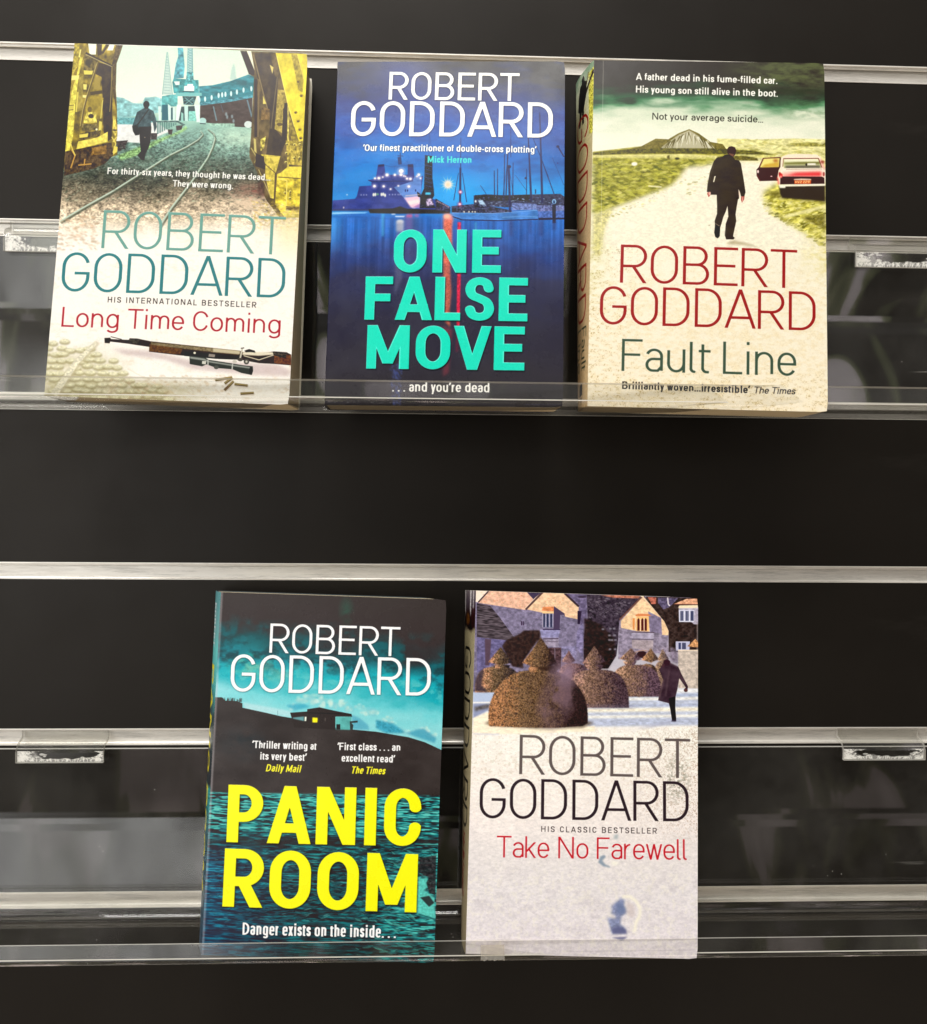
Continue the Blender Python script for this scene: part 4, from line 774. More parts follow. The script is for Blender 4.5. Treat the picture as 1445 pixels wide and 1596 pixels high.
# ---- cover: lonely house above a dark sea ----------------------------------------
def cover_sea():
    p = Print(CW, CH, [(344, 925.3), (697.5, 933), (313, 1487.5), (676.5, 1501)], 4); X, Y = p.X, p.Y
    n1 = p.N(110, 60, 1); n2 = p.N(36, 22, 2); n3 = p.N(6, 5, 3); n4 = p.N(60, 5, 4); n5 = p.N(24, 3, 5)
    s = Y-(X-520)*.09
    p.C = p.ramp(s+(n1-.5)*30+(n2-.5)*14, [(920, (66, 61, 60)), (985, (66, 60, 60)), (1012, (54, 76, 80)), (1030, (24, 132, 146)), (1055, (38, 168, 180)), (1078, (70, 178, 186)), (1098, (112, 200, 206)), (1130, (140, 208, 212)), (1200, (110, 190, 200))])
    p.mix((20, 120, 128), np.clip(1-np.hypot((X-395)/46, (Y-1010)/26), 0, 1)*.9); p.mix((62, 57, 58), np.clip(1-np.hypot((X-640)/86, (Y-1022)/34), 0, 1)*1.2*np.clip(.4+n2, 0, 1)); p.mix((64, 59, 60), np.clip(1-np.hypot((X-500)/70, (Y-1010)/26), 0, 1)*.9)
    p.mix((150, 196, 160), np.clip(1-np.hypot((X-390)/44, (Y-1038)/22), 0, 1)*np.clip((n2-.3)*2.4, 0, 1)*.75); p.mix((134, 190, 164), np.clip(1-np.hypot((X-425)/34, (Y-1052)/16), 0, 1)*n2)
    p.mix((58, 98, 84), np.clip(1-np.hypot((X-540)/14, (Y-952)/26), 0, 1)*.6*np.clip(n2*2-.3, 0, 1)); p.mix((30, 150, 166), np.clip((X-560)/90, 0, 1)*np.clip(1-np.abs(Y-1082)/30, 0, 1)*.7)
    p.mix((166, 220, 226), np.clip(1-(X-330)/60, 0, 1)*np.clip(1-np.abs(Y-1076)/20, 0, 1)*.8)
    p.F(330, 1050, 3.905); rs = np.random.RandomState(2)
    cl = p.N(44, 30, 12); tz = s+(n1-.5)*20; p.mix((52, 58, 62), np.clip((cl-.5)*4, 0, 1)*np.clip(1-np.abs(tz-1034)/32, 0, 1)*.75); p.mix((120, 200, 196), np.clip((p.N(30, 22, 14)-.52)*4, 0, 1)*np.clip(1-np.abs(tz-1062)/34, 0, 1)*.5); p.mix((26, 128, 140), np.clip((p.N(50, 40, 15)-.55)*4, 0, 1)*np.clip(1-np.abs(tz-1010)/40, 0, 1)*.5)
    # cumulus heads
    for x, y, r in ((560, 160, 46), (620, 150, 52), (690, 180, 50), (740, 195, 34), (830, 215, 36), (800, 180, 34), (900, 200, 26), (955, 225, 46), (985, 240, 30), (1070, 275, 32), (1100, 300, 26), (1290, 345, 40), (1340, 370, 34), (500, 200, 34), (1190, 350, 26)):
        for _ in range(14):
            a_ = rs.rand()*6.28; q = rs.rand()**.5*r; p.ell(x+q*math.cos(a_), y+q*.55*math.sin(a_), r*(.2+.25*rs.rand()), r*(.14+.18*rs.rand()), [(176, 214, 206), (200, 224, 214), (150, 200, 200), (120, 190, 200)][rs.randint(4)], 2, .5)
    p.fill([(1000, 280), (1100, 300), (1160, 340), (1180, 360), (1060, 360), (1000, 330)], (60, 146, 172), 3, .9, n3, .15); p.fill([(850, 250), (900, 270), (950, 310), (960, 340), (860, 340)], (84, 160, 184), 3, .8); p.fill([(450, 195), (560, 185), (600, 205), (500, 226)], (64, 160, 186), 3, .8); p.fill([(1180, 360), (1290, 330), (1370, 390), (1360, 420)], (70, 150, 176), 3, .8); p.fill([(190, 180), (480, 230), (480, 270), (300, 240), (200, 220)], (176, 214, 218), 3, .8)
    land = (64, 59, 58)
    p.fill([(-60, 150), (60, 150), (80, 170), (150, 172), (185, 185), (185, 212), (320, 240), (420, 262), (560, 285), (760, 330), (860, 340), (1000, 352), (1200, 385), (1300, 415), (1420, 470), (1420, 760), (-60, 740)], land, 0, 1, n1, .12)
    for i in range(30): x = 40+rs.rand()*140; p.line([(x, 178), (x+2, 150+rs.rand()*14)], 3, land)
    p.fill([(476, 240), (580, 232), (580, 218), (655, 206), (740, 225), (850, 245), (855, 262), (752, 262), (752, 340), (500, 330), (485, 272)], (58, 53, 52)); p.fill([(490, 270), (560, 262), (560, 290), (495, 276)], (104, 160, 166), 1, .9); p.fill([(754, 262), (850, 262), (842, 342), (754, 340)], (92, 170, 166), 1, 1, n2, .15); p.fill([(758, 308), (782, 308), (782, 340), (758, 340)], (52, 50, 50)); p.fill([(840, 290), (888, 285), (888, 297), (850, 300), (862, 312), (858, 340), (842, 340)], (60, 66, 66)); p.line([(580, 240), (850, 246)], 4, (40, 38, 38))
    p.fill([(612, 268), (644, 270), (642, 298), (612, 298)], (248, 236, 40), 1); p.fill([(565, 264), (576, 264), (574, 290), (564, 290)], (226, 236, 220)); p.line([(690, 270), (690, 290)], 5, (90, 84, 80)); p.line([(400, 228), (400, 262)], 3, (90, 130, 140), 0, .7)
    p.mix((40, 52, 58), np.clip(1-np.hypot((X-380)/60, (Y-1160)/36), 0, 1)*n2*.6)
    # sea
    p.F(300, 1200, 3.5244)
    sea = np.clip((Y-(1234+(X-330)*.012))/3, 0, 1)
    band = np.clip((n4-.40)*2.6, 0, 1)*.55+np.clip((n5-.42)*3, 0, 1)*.6
    br = np.interp(Y, [1230, 1262, 1290, 1310, 1340, 1420, 1460, 1500], [1.2, 1.05, .85, .42, .46, .38, .34, .28])+np.clip((X-570)/90, 0, 1)*np.clip((Y-1290)/60, 0, 1)*.6
    lum = np.clip(band*br*1.36, 0, 1)
    sc = p.ramp(lum, [(0, (56, 52, 54)), (.25, (52, 74, 80)), (.5, (46, 112, 118)), (.8, (62, 160, 156)), (1, (96, 190, 180))])
    bl = np.clip(1-(X-318)/150, 0, 1)*np.clip((Y-1290)/60, 0, 1)*.4
    sc = sc*(1-bl[..., None])+(sc*np.array((.85, .98, 1.35), np.float32)+np.array((2, 6, 22), np.float32))*bl[..., None]
    p.mix(sc, sea); p.mix((58, 54, 54), np.clip(1-np.abs(Y-1312-(n1-.5)*8)/9, 0, 1)*np.clip(.2+n2, 0, 1)*.9)
    dabs(p, 11, 420, (80, 420, 1340, 830), 5, [(40, 46, 50), (60, 110, 116), (84, 150, 148), (36, 40, 44)], -.06, 5, .55, None, 0, lambda x, y: .6+x/1400)
    dabs(p, 12, 150, (900, 420, 1340, 1040), 8, [(84, 180, 168), (52, 60, 62), (60, 150, 146)], .28, 4, .55)
    p.fill([(1240, 600), (1290, 590), (1300, 640), (1270, 660), (1330, 700), (1335, 820), (1230, 790)], (96, 196, 184), 2, .95, n3, .12); p.fill([(1250, 480), (1340, 470), (1335, 690), (1300, 670), (1285, 620), (1300, 590), (1240, 560)], (60, 56, 58), 1, .9, n3, .3); p.fill([(1250, 700), (1300, 690), (1330, 730), (1300, 752), (1270, 720)], (56, 54, 56), 1, .9); p.line([(1240, 790), (1335, 820)], 5, (30, 60, 66), 1, .8)
    p.mix((190, 186, 190), np.clip(1-np.abs(X-(344-(Y-925)*.055)-1.5)/3.0, 0, 1)*.45)  # hinge highlight painted into the print along the spine edge
    speck(p, 19, 110, (168, 162, 158), (.5, 1.4), .55, (.02, .01, .98, .4))
    W_ = (252, 250, 242); Y_ = (255, 236, 60)
    p.F(300, 900, 3.5244)
    p.text('ROBERT', 420, 418, 1140, 432, 161, .098, W_, .085, emb=.4, shadow=1.5); p.text('GODDARD', 205, 632, 1310, 648, 206, .098, W_, .085, emb=.4, shadow=1.5)
    for s_, a_, b_, c_, k_, i_ in (('\u2018Thriller writing at', (325, 940), (680, 948), 41, W_, 0), ('its very best\u2019', (370, 1003), (625, 1009), 41, W_, 0), ('Daily Mail', (400, 1067), (590, 1072), 40, Y_, .2), ('\u2018First class . . . an', (795, 948), (1142, 952), 41, W_, 0), ('excellent read\u2019', (818, 1011), (1112, 1016), 41, W_, 0), ('The Times', (868, 1076), (1056, 1081), 40, Y_, .2)):
        p.text(s_, a_[0], a_[1], b_[0], b_[1], c_, .18, k_, .145, xh=.76, it=i_)
    p.F(300, 1200, 3.5244)
    for s_, a_, b_, c_ in (('PANIC', (183, 398), (1253, 419), 316), ('ROOM', (160, 750), (1230, 783), 320)):
        p.text(s_, a_[0]+4, a_[1]+7, b_[0]+4, b_[1]+7, c_, .212, (30, 34, 36), .17, a=.6, soft=2); p.text(s_, a_[0], a_[1], b_[0], b_[1], c_, .208, (255, 242, 0), .165, emb=1.)
    p.text('Danger exists on the inside. . .', 270, 904, 1115, 923, 68, .172, W_, .135, xh=.77, shadow=1.5)
    return p

# ---- cover: frosty topiary garden before an old stone house -----------------------
def cover_garden():
    p = Print(CW, CH, [(742.5, 920.8), (1087.9, 931.3), (726.2, 1486.5), (1086.9, 1495.2)], 5); X, Y = p.X, p.Y
    n1 = p.N(100, 70, 1); n2 = p.N(26, 20, 2); n3 = p.N(7, 6, 3); n4 = p.N(3.2, 3.2, 4); n5 = p.N(12, 5, 6)
    p.C = p.ramp(Y+(n1-.5)*30, [(900, (120, 112, 140)), (1100, (226, 222, 226)), (1140, (253, 248, 238)), (1210, (251, 243, 234)), (1290, (245, 236, 231)), (1330, (234, 227, 224)), (1400, (230, 224, 225)), (1500, (230, 221, 227))])
    g = np.clip((Y-1128)/14, 0, 1)
    p.C = np.clip(p.C*(1+g*((n3-.5)*.06+(n5-.5)*.08))[..., None], 0, 255)
    p.mix((166, 142, 116), g*np.clip((n3-.55)*3, 0, 1)*np.clip((1310-Y)/120, 0, 1)*.28); p.mix((150, 118, 90), g*np.clip((n4-.58)*4, 0, 1)*np.clip((X-960)/120, 0, 1)*np.clip((1330-Y)/60, 0, 1)*.5)
    p.mix((110, 112, 96), np.clip(1-np.hypot((X-1055)/26, (Y-1215)/44), 0, 1)*np.clip((n3-.4)*3, 0, 1)*.8)
    p.mix((200, 192, 196), np.clip((n2-.5)*2.4, 0, 1)*np.clip((Y-1320)/60, 0, 1)*.4); p.mix((244, 238, 234), np.clip((n3-.5)*2.4, 0, 1)*np.clip((Y-1320)/60, 0, 1)*.4); p.mix((246, 240, 226), np.clip((p.N(10, 10, 8)-.55)*4, 0, 1)*np.clip((Y-1330)/40, 0, 1)*.4)
    st = p.N(9, 7, 9)
    p.F(735, 915, 6.937)
    shade = (130, 122, 148)
    # shaded wing, sunlit gables, roof at the left
    p.fill([(20, 40), (1340, 60), (1340, 900), (20, 1160)], shade, 0, 1, st, .2)
    p.fill([(30, 30), (185, 42), (75, 165), (30, 160)], (250, 232, 214)); sun = (236, 188, 162)
    p.fill([(188, 40), (590, 45), (668, 130), (585, 248), (75, 172)], sun, 0, 1, st, .14); p.mix((226, 142, 104), np.clip((st-.5)*3, 0, 1)*0)
    p.fill([(590, 240), (768, 60), (1005, 62), (1160, 210), (1145, 348), (1010, 318), (1000, 285), (900, 215), (780, 280)], (240, 200, 164), 0, 1, st, .12); dabs(p, 61, 150, (110, 60, 1140, 330), 8, [(226, 150, 110), (252, 224, 170), (206, 130, 96)], 0, 1.8, .5, lambda x, y: (x < 600 and y < 160+x*.1) or (x > 660 and y < 250 and y > 60+abs(x-870)*.7))
    p.line([(185, 45), (75, 165)], 14, (70, 58, 66)); p.line([(768, 58), (585, 244)], 20, (92, 70, 70)); p.line([(750, 55), (575, 235)], 6, (250, 220, 190)); p.fill([(590, 45), (760, 55), (668, 130)], (74, 66, 88)); p.fill([(1005, 62), (1245, 70), (1240, 420), (1150, 400), (1160, 210)], (112, 102, 132), 0, 1, st, .25); p.line([(1005, 65), (1160, 210)], 22, (70, 58, 64)); p.fill([(1145, 255), (1190, 260), (1170, 400), (1145, 400)], (58, 50, 66)); p.ell(1195, 105, 46, 12, (70, 60, 76)); p.fill([(1185, 400), (1235, 400), (1215, 480), (1200, 760), (1130, 640), (1140, 480)], (132, 124, 160), 0, 1, st, .25)
    p.fill([(60, 175), (200, 200), (300, 320), (480, 570), (440, 590), (60, 540)], (82, 74, 80), 0, 1, p.N(18, 3, 10), .45)
    for i in range(13): p.line([(64, 215+i*25), (200+i*21, 250+i*26)], 4, (128, 118, 122), 0, .45)
    p.fill([(60, 545), (470, 585), (470, 720), (60, 930)], (112, 106, 146), 0, 1, st, .2); p.fill([(145, 560), (215, 565), (195, 850), (150, 850)], (92, 74, 84), 1, .9); p.fill([(370, 580), (530, 500), (560, 470), (735, 465), (745, 500), (740, 560), (700, 600), (560, 800), (560, 880), (440, 860), (330, 640)], (64, 52, 50), 2, 1, n3, .25)
    # oriel window and doorway of the left gable
    p.fill([(770, 215), (890, 210), (890, 262), (760, 256)], (226, 142, 96), 0, 1, st, .15); p.fill([(765, 262), (890, 262), (890, 290), (765, 285)], (246, 206, 150)); p.fill([(890, 205), (1005, 285), (1010, 320), (1000, 300), (960, 300), (950, 470), (885, 460)], (84, 72, 96)); p.fill([(770, 285), (885, 285), (885, 440), (770, 435)], (116, 120, 150), 0, 1, n3, .3)
    for x in (783, 822, 860): p.fill([(x-8, 300), (x, 282), (x+10, 300), (x+10, 430), (x-8, 430)], (58, 60, 84))
    for x in (770, 803, 842, 880): p.line([(x, 285), (x, 436)], 9, (176, 166, 190))
    p.fill([(740, 465), (955, 465), (940, 548), (760, 545)], (150, 146, 186), 0, 1, st, .15); p.line([(770, 458), (960, 460)], 12, (70, 60, 84)); p.fill([(775, 550), (945, 545), (940, 650), (800, 640)], (156, 146, 166), 0, 1, st, .2); p.line([(775, 560), (940, 556)], 10, (84, 72, 92)); p.line([(800, 592), (935, 590)], 7, (104, 92, 110)); p.fill([(535, 370), (548, 370), (548, 415), (535, 415)], (70, 54, 76)); p.fill([(555, 370), (566, 370), (566, 415), (555, 415)], (70, 54, 76)); p.fill([(835, 655), (970, 655), (965, 900), (840, 800)], (84, 66, 70), 0, 1, n3, .4); p.line([(900, 660), (900, 860)], 8, (130, 116, 130)); p.fill([(975, 640), (1130, 640), (1130, 780), (1080, 800), (985, 760)], (140, 134, 170), 2, .8, st, .25)
    # right-hand half
    p.F(900, 915, 6.9375)
    p.fill([(100, 80), (480, 90), (690, 100), (470, 340), (440, 560), (420, 740), (330, 880), (70, 880), (65, 540), (110, 330)], (70, 62, 72), 0, 1, n3, .35); dabs(p, 62, 130, (120, 120, 560, 330), 9, [(112, 104, 118), (140, 130, 140), (54, 46, 56)], .15, 2.2, .6, lambda x, y: x+y*.9 < 720); p.fill([(70, 330), (250, 400), (400, 560), (410, 740), (330, 880), (70, 880)], (56, 46, 44), 3, .9, n3, .25); p.fill([(250, 85), (680, 92), (660, 120), (380, 112)], (206, 130, 104), 1, .9, n3, .25)
    for x, y in ((275, 455), (355, 450), (395, 448), (345, 572), (372, 572), (408, 572), (350, 672), (405, 672), (345, 522), (400, 520)): p.fill([(x-14, y-10), (x+14, y-10), (x+13, y+9), (x-13, y+9)], (150, 146, 160), 1, .75)
    p.fill([(455, 355), (700, 92), (985, 470), (975, 700), (820, 720), (440, 780), (440, 520)], (148, 138, 158), 0, 1, st, .22); p.fill([(468, 365), (702, 108), (940, 370), (985, 475), (980, 520), (915, 515), (905, 330), (800, 320), (780, 480), (620, 470), (470, 440)], (244, 206, 164), 0, 1, st, .12); p.line([(455, 352), (702, 98)], 16, (120, 84, 76)); p.line([(700, 96), (925, 340)], 14, (244, 214, 180)); p.line([(712, 90), (935, 335)], 8, (90, 72, 76)); p.ell(700, 95, 18, 10, (250, 232, 200))
    p.fill([(765, 260), (900, 330), (910, 500), (780, 480)], (132, 122, 148), 0, 1, st, .2); p.fill([(625, 300), (660, 285), (770, 290), (800, 310), (630, 315)], (226, 140, 92)); p.fill([(640, 318), (772, 318), (768, 478), (630, 474)], (246, 196, 130))
    for x in (660, 702, 738): p.fill([(x-14, 350), (x, 332), (x+12, 350), (x+12, 470), (x-14, 470)], (88, 48, 44))
    for x in (680, 720): p.line([(x, 340), (x, 472)], 8, (252, 220, 190))
    p.fill([(595, 335), (620, 335), (615, 460), (598, 455)], (230, 150, 90)); p.fill([(580, 490), (830, 495), (820, 560), (590, 555)], (168, 160, 180), 0, 1, st, .15); p.line([(585, 485), (830, 490)], 10, (92, 78, 90)); p.line([(590, 560), (822, 565)], 8, (100, 88, 100)); p.line([(600, 605), (815, 610)], 6, (120, 108, 112)); p.fill([(585, 570), (820, 575), (815, 690), (590, 660)], (172, 158, 164), 0, 1, st, .15); p.fill([(640, 720), (660, 695), (710, 690), (745, 705), (720, 770), (650, 760)], (64, 48, 52)); p.line([(620, 705), (690, 682), (760, 690)], 9, (190, 150, 130)); p.fill([(830, 640), (990, 630), (1000, 760), (900, 740)], (150, 138, 156), 2, .8, st, .3)
    p.fill([(745, 100), (1310, 115), (1310, 700), (985, 700), (985, 470), (940, 370), (740, 130)], (66, 56, 54), 0, 1, n3, .3); p.fill([(760, 105), (850, 110), (850, 180), (800, 180)], (190, 112, 96), 0, 1, n3, .25); p.fill([(870, 110), (1090, 118), (1000, 210), (930, 240), (870, 170)], (98, 90, 116), 0, 1, n3, .3); p.line([(975, 110), (982, 185), (1000, 200)], 14, (226, 216, 224)); p.fill([(1040, 180), (1180, 125), (1310, 120), (1310, 185)], (230, 170, 136), 0, 1, n3, .25); p.line([(1050, 182), (1310, 184)], 7, (112, 72, 66)); p.fill([(1095, 205), (1310, 195), (1310, 400), (1260, 400), (1095, 260)], (190, 182, 200), 0, 1, st, .15); p.fill([(1100, 195), (1300, 190), (1300, 222), (1090, 225)], (250, 232, 196), 1)
    p.fill([(1095, 245), (1265, 245), (1258, 375), (1098, 375)], (222, 222, 240))
    for x in (1112, 1168, 1222): p.fill([(x, 255), (x+34, 255), (x+34, 362), (x, 362)], (78, 82, 110))
    p.line([(1130, 255), (1130, 362)], 4, (170, 170, 190)); p.line([(1186, 255), (1186, 362)], 4, (190, 190, 206)); p.fill([(1290, 380), (1310, 380), (1310, 690), (1290, 690)], (150, 140, 140), 1, .6)
    p.fill([(1062, 585), (1215, 585), (1210, 680), (1062, 690)], (196, 196, 222)); p.fill([(1092, 600), (1118, 600), (1118, 670), (1092, 670)], (74, 78, 110)); p.fill([(1130, 600), (1172, 600), (1172, 670), (1130, 670)], (84, 86, 112)); p.fill([(1185, 640), (1275, 558), (1310, 600), (1310, 650)], (192, 142, 100), 0, 1, n4, .35); p.fill([(1085, 680), (1310, 680), (1310, 1095), (1090, 1090)], (204, 190, 178), 0, 1, st, .15); p.line([(1085, 682), (1310, 680)], 10, (246, 226, 200)); p.fill([(1000, 640), (1085, 690), (1085, 830), (1000, 800)], (130, 118, 136), 3, .9, st, .3)
    # frosted lawn with long shadows
    p.fill([(-1180, 1140), (-900, 1150), (540, 1180), (860, 1180), (1100, 1095), (1310, 1100), (1310, 1470), (1100, 1470), (300, 1500), (-1180, 1500)], (226, 228, 234), 2, 1, n5, .06)
    for y0, y1, c_ in ((1110, 1140, (236, 236, 236)), (1150, 1190, (168, 182, 214)), (1195, 1222, (240, 236, 226)), (1225, 1250, (176, 186, 216)), (1255, 1300, (170, 180, 208)), (1305, 1345, (250, 240, 214)), (1350, 1380, (182, 190, 212)), (1385, 1408, (250, 244, 226)), (1412, 1500, (180, 188, 212))):
        p.fill([(100, y0+12), (1310, y0-4), (1310, y1-6), (100, y1+8)], c_, 3, .85, n5, .12)
    p.F(735, 915, 6.937); p.fill([(20, 1140), (250, 1140), (220, 1245), (20, 1245)], (186, 200, 228), 2); p.line([(20, 1250), (210, 1248)], 12, (244, 242, 240)); p.fill([(20, 1262), (200, 1262), (190, 1330), (20, 1420)], (150, 158, 190), 2); p.fill([(30, 1300), (200, 1262), (185, 1310), (40, 1345)], (92, 86, 84), 3, .9, n3, .3); p.fill([(20, 1420), (180, 1350), (250, 1500), (900, 1530), (1330, 1500), (1330, 1560), (20, 1600)], (252, 240, 214), 2, 1, n5, .06); p.line([(20, 1588), (300, 1594)], 14, (206, 206, 224), 2, .8)
    # topiary
    def bush(body, seed, cone=None, neck=None, lit=(206, 140, 84), mid=(128, 96, 56), dk=(54, 44, 40), cx=0, wd=1, n=300, sz=9, sh=0.):
        for q in (body, cone, neck):
            if q is None: continue
            a = p.t(q); x0, x1 = a[:, 0].min(), a[:, 0].max()
            U = (np.arange(p.w)-x0)/max(x1-x0, 1); U = np.repeat(U[None].astype(np.float32), p.h, 0)
            col = p.ramp(U+(n3-.5)*.3+sh, [(0, lit), (.3, mid), (.62, tuple(.5*(i+j) for i, j in zip(mid, dk))), (.8, dk), (1, dk)])
            p.fill(q, col, 1, 1, n4, .35)
            xs = [i[0] for i in q]; ys = [i[1] for i in q]; rs = np.random.RandomState(seed)
            def ins(x, y, q=q):
                c = False
                for i in range(len(q)):
                    (xa, ya), (xb, yb) = q[i], q[i-1]
                    if (ya > y) != (yb > y) and x < (xb-xa)*(y-ya)/(yb-ya)+xa: c = not c
                return c
            m = int(n*(max(xs)-min(xs))*(max(ys)-min(ys))/5e5)+20
            X0, X1 = min(xs), max(xs)
            for _ in range(m):
                x = X0+rs.rand()*(X1-X0); y = min(ys)+rs.rand()*(max(ys)-min(ys))
                if not ins(x, y): continue
                u = (x-X0)/(X1-X0)+sh; c = np.array(lit if u < .3 else mid, float)*(1.25-.5*u) if rs.rand() < .55 and u < .75 else np.array(dk, float)*(1+.5*rs.rand())
                an = rs.rand()*3; s_ = sz*(.5+.8*rs.rand()); th = np.linspace(0, 6.28, 6)[:-1]
                p.fill(np.c_[x+s_*1.7*np.cos(th)*math.cos(an)-s_*.6*np.sin(th)*math.sin(an), y+s_*1.7*np.cos(th)*math.sin(an)+s_*.6*np.sin(th)*math.cos(an)], np.clip(c, 0, 255), 0, .5)
    def dome(x0, x1, yt, yb, n=18, k=.62):
        t = np.linspace(0, math.pi, n); c = (x0+x1)/2; r = (x1-x0)/2
        return [(x0, yb)]+[(c-r*math.copysign(abs(math.cos(v))**k, math.cos(v)), yb-(yb-yt)*math.sin(v)**.8*.98-(yb-yt)*.02) for v in t]+[(x1, yb)]
    pk = dict(lit=(206, 160, 140), mid=(140, 106, 100), dk=(86, 70, 78))
    bush(dome(940, 1260, 825, 1000), 71, [(972, 805), (1050, 688), (1122, 795), (1060, 830)], None, **pk)
    p.F(900, 915, 6.9375)
    bush(dome(820, 1000, 800, 1100), 72, [(862, 790), (920, 665), (990, 780), (940, 810)], None, lit=(214, 172, 140), mid=(150, 124, 104), dk=(96, 82, 86))
    bush(dome(640, 880, 830, 1150), 73, [(690, 785), (792, 662), (880, 780), (790, 815)], None, lit=(230, 160, 120), mid=(156, 120, 90), dk=(84, 70, 66))
    bush(dome(345, 905, 838, 1185), 74, [(452, 775), (578, 658), (690, 780), (580, 810)], [(490, 800), (640, 800), (610, 850), (520, 850)], lit=(226, 176, 146), mid=(138, 110, 92), dk=(92, 74, 84), n=420)
    bush(dome(-130, 555, 892, 1305), 75, [(50, 825), (180, 635), (302, 805), (180, 850)], [(70, 840), (280, 840), (250, 900), (120, 900)], lit=(204, 156, 140), mid=(136, 108, 92), dk=(76, 62, 68), n=520)
    p.ell(330, 1292, 290, 14, (120, 110, 130), 5, .6)
    p.F(735, 915, 6.937)
    bush(dome(40, 540, 860, 1140), 76, [(182, 812), (316, 648), (445, 815), (320, 850)], [(250, 840), (420, 845), (400, 880), (260, 880)], lit=(206, 150, 116), mid=(112, 92, 72), dk=(52, 46, 50), n=420, sh=-.08); p.fill([(40, 1130), (40, 1000), (100, 900), (140, 880), (110, 1060), (180, 1140)], (64, 58, 70), 3, .85)
    p.fill([(140, 1470), (200, 1450), (1250, 1450), (1320, 1470), (1200, 1520), (700, 1530), (220, 1500)], (92, 76, 60), 4, .8)
    bush([(190, 1505), (183, 1400), (190, 1300), (215, 1220), (250, 1140), (300, 1060), (360, 1000), (430, 950), (520, 914), (640, 900), (780, 897), (900, 905), (1000, 945), (1090, 1010), (1170, 1100), (1220, 1190), (1248, 1300), (1255, 1400), (1252, 1470), (1200, 1500), (900, 1522), (500, 1516)], 77, None, [(612, 885), (640, 848), (905, 848), (935, 892), (900, 925), (640, 922)], lit=(178, 126, 88), mid=(126, 100, 76), dk=(54, 44, 44), n=2600, sz=7.5)
    p.fill([(640, 850), (770, 866), (930, 832), (948, 886), (900, 912), (770, 905), (700, 880)], (58, 46, 42), 2, .8, n3, .3); p.fill([(612, 885), (640, 858), (720, 872), (700, 900), (640, 915)], (206, 150, 112), 1, .7, n4, .3)
    bush([(548, 820), (650, 690), (748, 542), (850, 690), (930, 830), (850, 852), (760, 866), (640, 850)], 78, None, None, lit=(178, 126, 88), mid=(126, 100, 76), dk=(54, 44, 44), n=2600, sz=7)
    # breath-like mist across the big bush
    mist = p.N(40, 50, 31); q = p.t([(960, 1150)])[0]; uu, vv = np.meshgrid(np.arange(p.w), np.arange(p.h))
    mm = np.clip(1-np.hypot((uu-q[0]+(vv-q[1])*.3)/80., (vv-q[1])/140.), 0, 1); p.mix((134, 108, 118), np.clip(mm*1.5*np.clip(mist*1.6-.25, 0, 1), 0, .7).astype(np.float32))
    q = p.t([(1000, 930)])[0]; mm = np.clip(1-np.hypot((uu-q[0])/70., (vv-q[1])/60.), 0, 1); p.mix((150, 128, 150), (mm*mist*.8).astype(np.float32).clip(0, .6))
    # running man in a long coat
    p.F(900, 915, 6.9375); d = (72, 58, 66)
    p.fill([(925, 830), (950, 790), (1010, 820), (1090, 860), (1120, 930), (1195, 1075), (1185, 1130), (1160, 1135), (1150, 1105), (1170, 1085), (1100, 985), (1080, 1100), (1060, 1180), (1055, 1300), (1066, 1420), (1062, 1450), (1020, 1445), (1025, 1410), (1000, 1310), (985, 1255), (870, 1225), (885, 1130), (925, 1000), (880, 890)], d, 0, 1, n2, .2); p.fill([(985, 1200), (1058, 1180), (1056, 1300), (1066, 1440), (1020, 1445), (1000, 1310)], (50, 42, 50)); p.ell(965, 815, 40, 34, (66, 48, 56)); p.fill([(915, 830), (945, 835), (930, 870), (910, 860)], (84, 60, 66)); p.line([(1000, 820), (1085, 860)], 14, (120, 100, 112), 2, .8); p.line([(990, 900), (950, 1180)], 12, (112, 90, 96), 2, .6); p.line([(880, 1200), (930, 1000)], 10, (140, 112, 112), 2, .6); p.ell(1170, 1115, 22, 18, (96, 66, 66)); p.ell(1040, 1448, 30, 7, (60, 54, 70), 1); p.fill([(960, 1450), (1060, 1450), (800, 1520), (620, 1530)], (170, 172, 196), 4, .6)
    # footprints in the snow
    p.F(880, 1280, 6.721)
    p.fill([(590, 800), (560, 830), (530, 850), (480, 900), (500, 920), (480, 965), (525, 985), (540, 1020), (445, 1010), (470, 1100), (495, 1180), (640, 1175), (625, 1110), (580, 1080), (590, 1000), (650, 960), (640, 920), (610, 890), (630, 830)], (134, 142, 176), 4, .95, n3, .14); p.fill([(540, 860), (600, 850), (645, 930), (590, 980), (540, 950)], (116, 130, 166), 4, .8); p.fill([(490, 1130), (560, 1100), (640, 1130), (650, 1180), (500, 1180)], (104, 106, 142), 3, .9); p.fill([(490, 1218), (660, 1212), (600, 1250)], (112, 112, 146), 2, .9)
    p.line([(600, 790), (680, 790), (750, 840), (790, 920), (785, 990), (745, 1060), (730, 1160)], 30, (250, 244, 226), 3, .95, 34); p.fill([(650, 850), (720, 880), (740, 980), (700, 1020), (640, 960)], (206, 192, 190), 4, .6)
    p.fill([(410, 350), (370, 370), (350, 430), (400, 470), (470, 485), (475, 475), (420, 450), (390, 410), (430, 370)], (140, 156, 172), 2, .95); p.ell(520, 440, 40, 26, (248, 244, 230), 4, .9); p.fill([(520, 140), (560, 140), (550, 185), (510, 185)], (164, 176, 180), 3, .8); p.line([(20, 1365), (600, 1360), (1350, 1352)], 5, (180, 168, 180), 1, .6)
    G_ = (104, 94, 92); K_ = (62, 54, 58)
    p.F(710, 900, 3.6125); p.text('ROBERT', 358, 1107, 1320, 1130, 221, .078, G_, .066, emb=.4)
    p.F(710, 1200, 3.6125); p.text('GODDARD', 135, 272, 1312, 291, 226, .08, K_, .068, emb=.4)
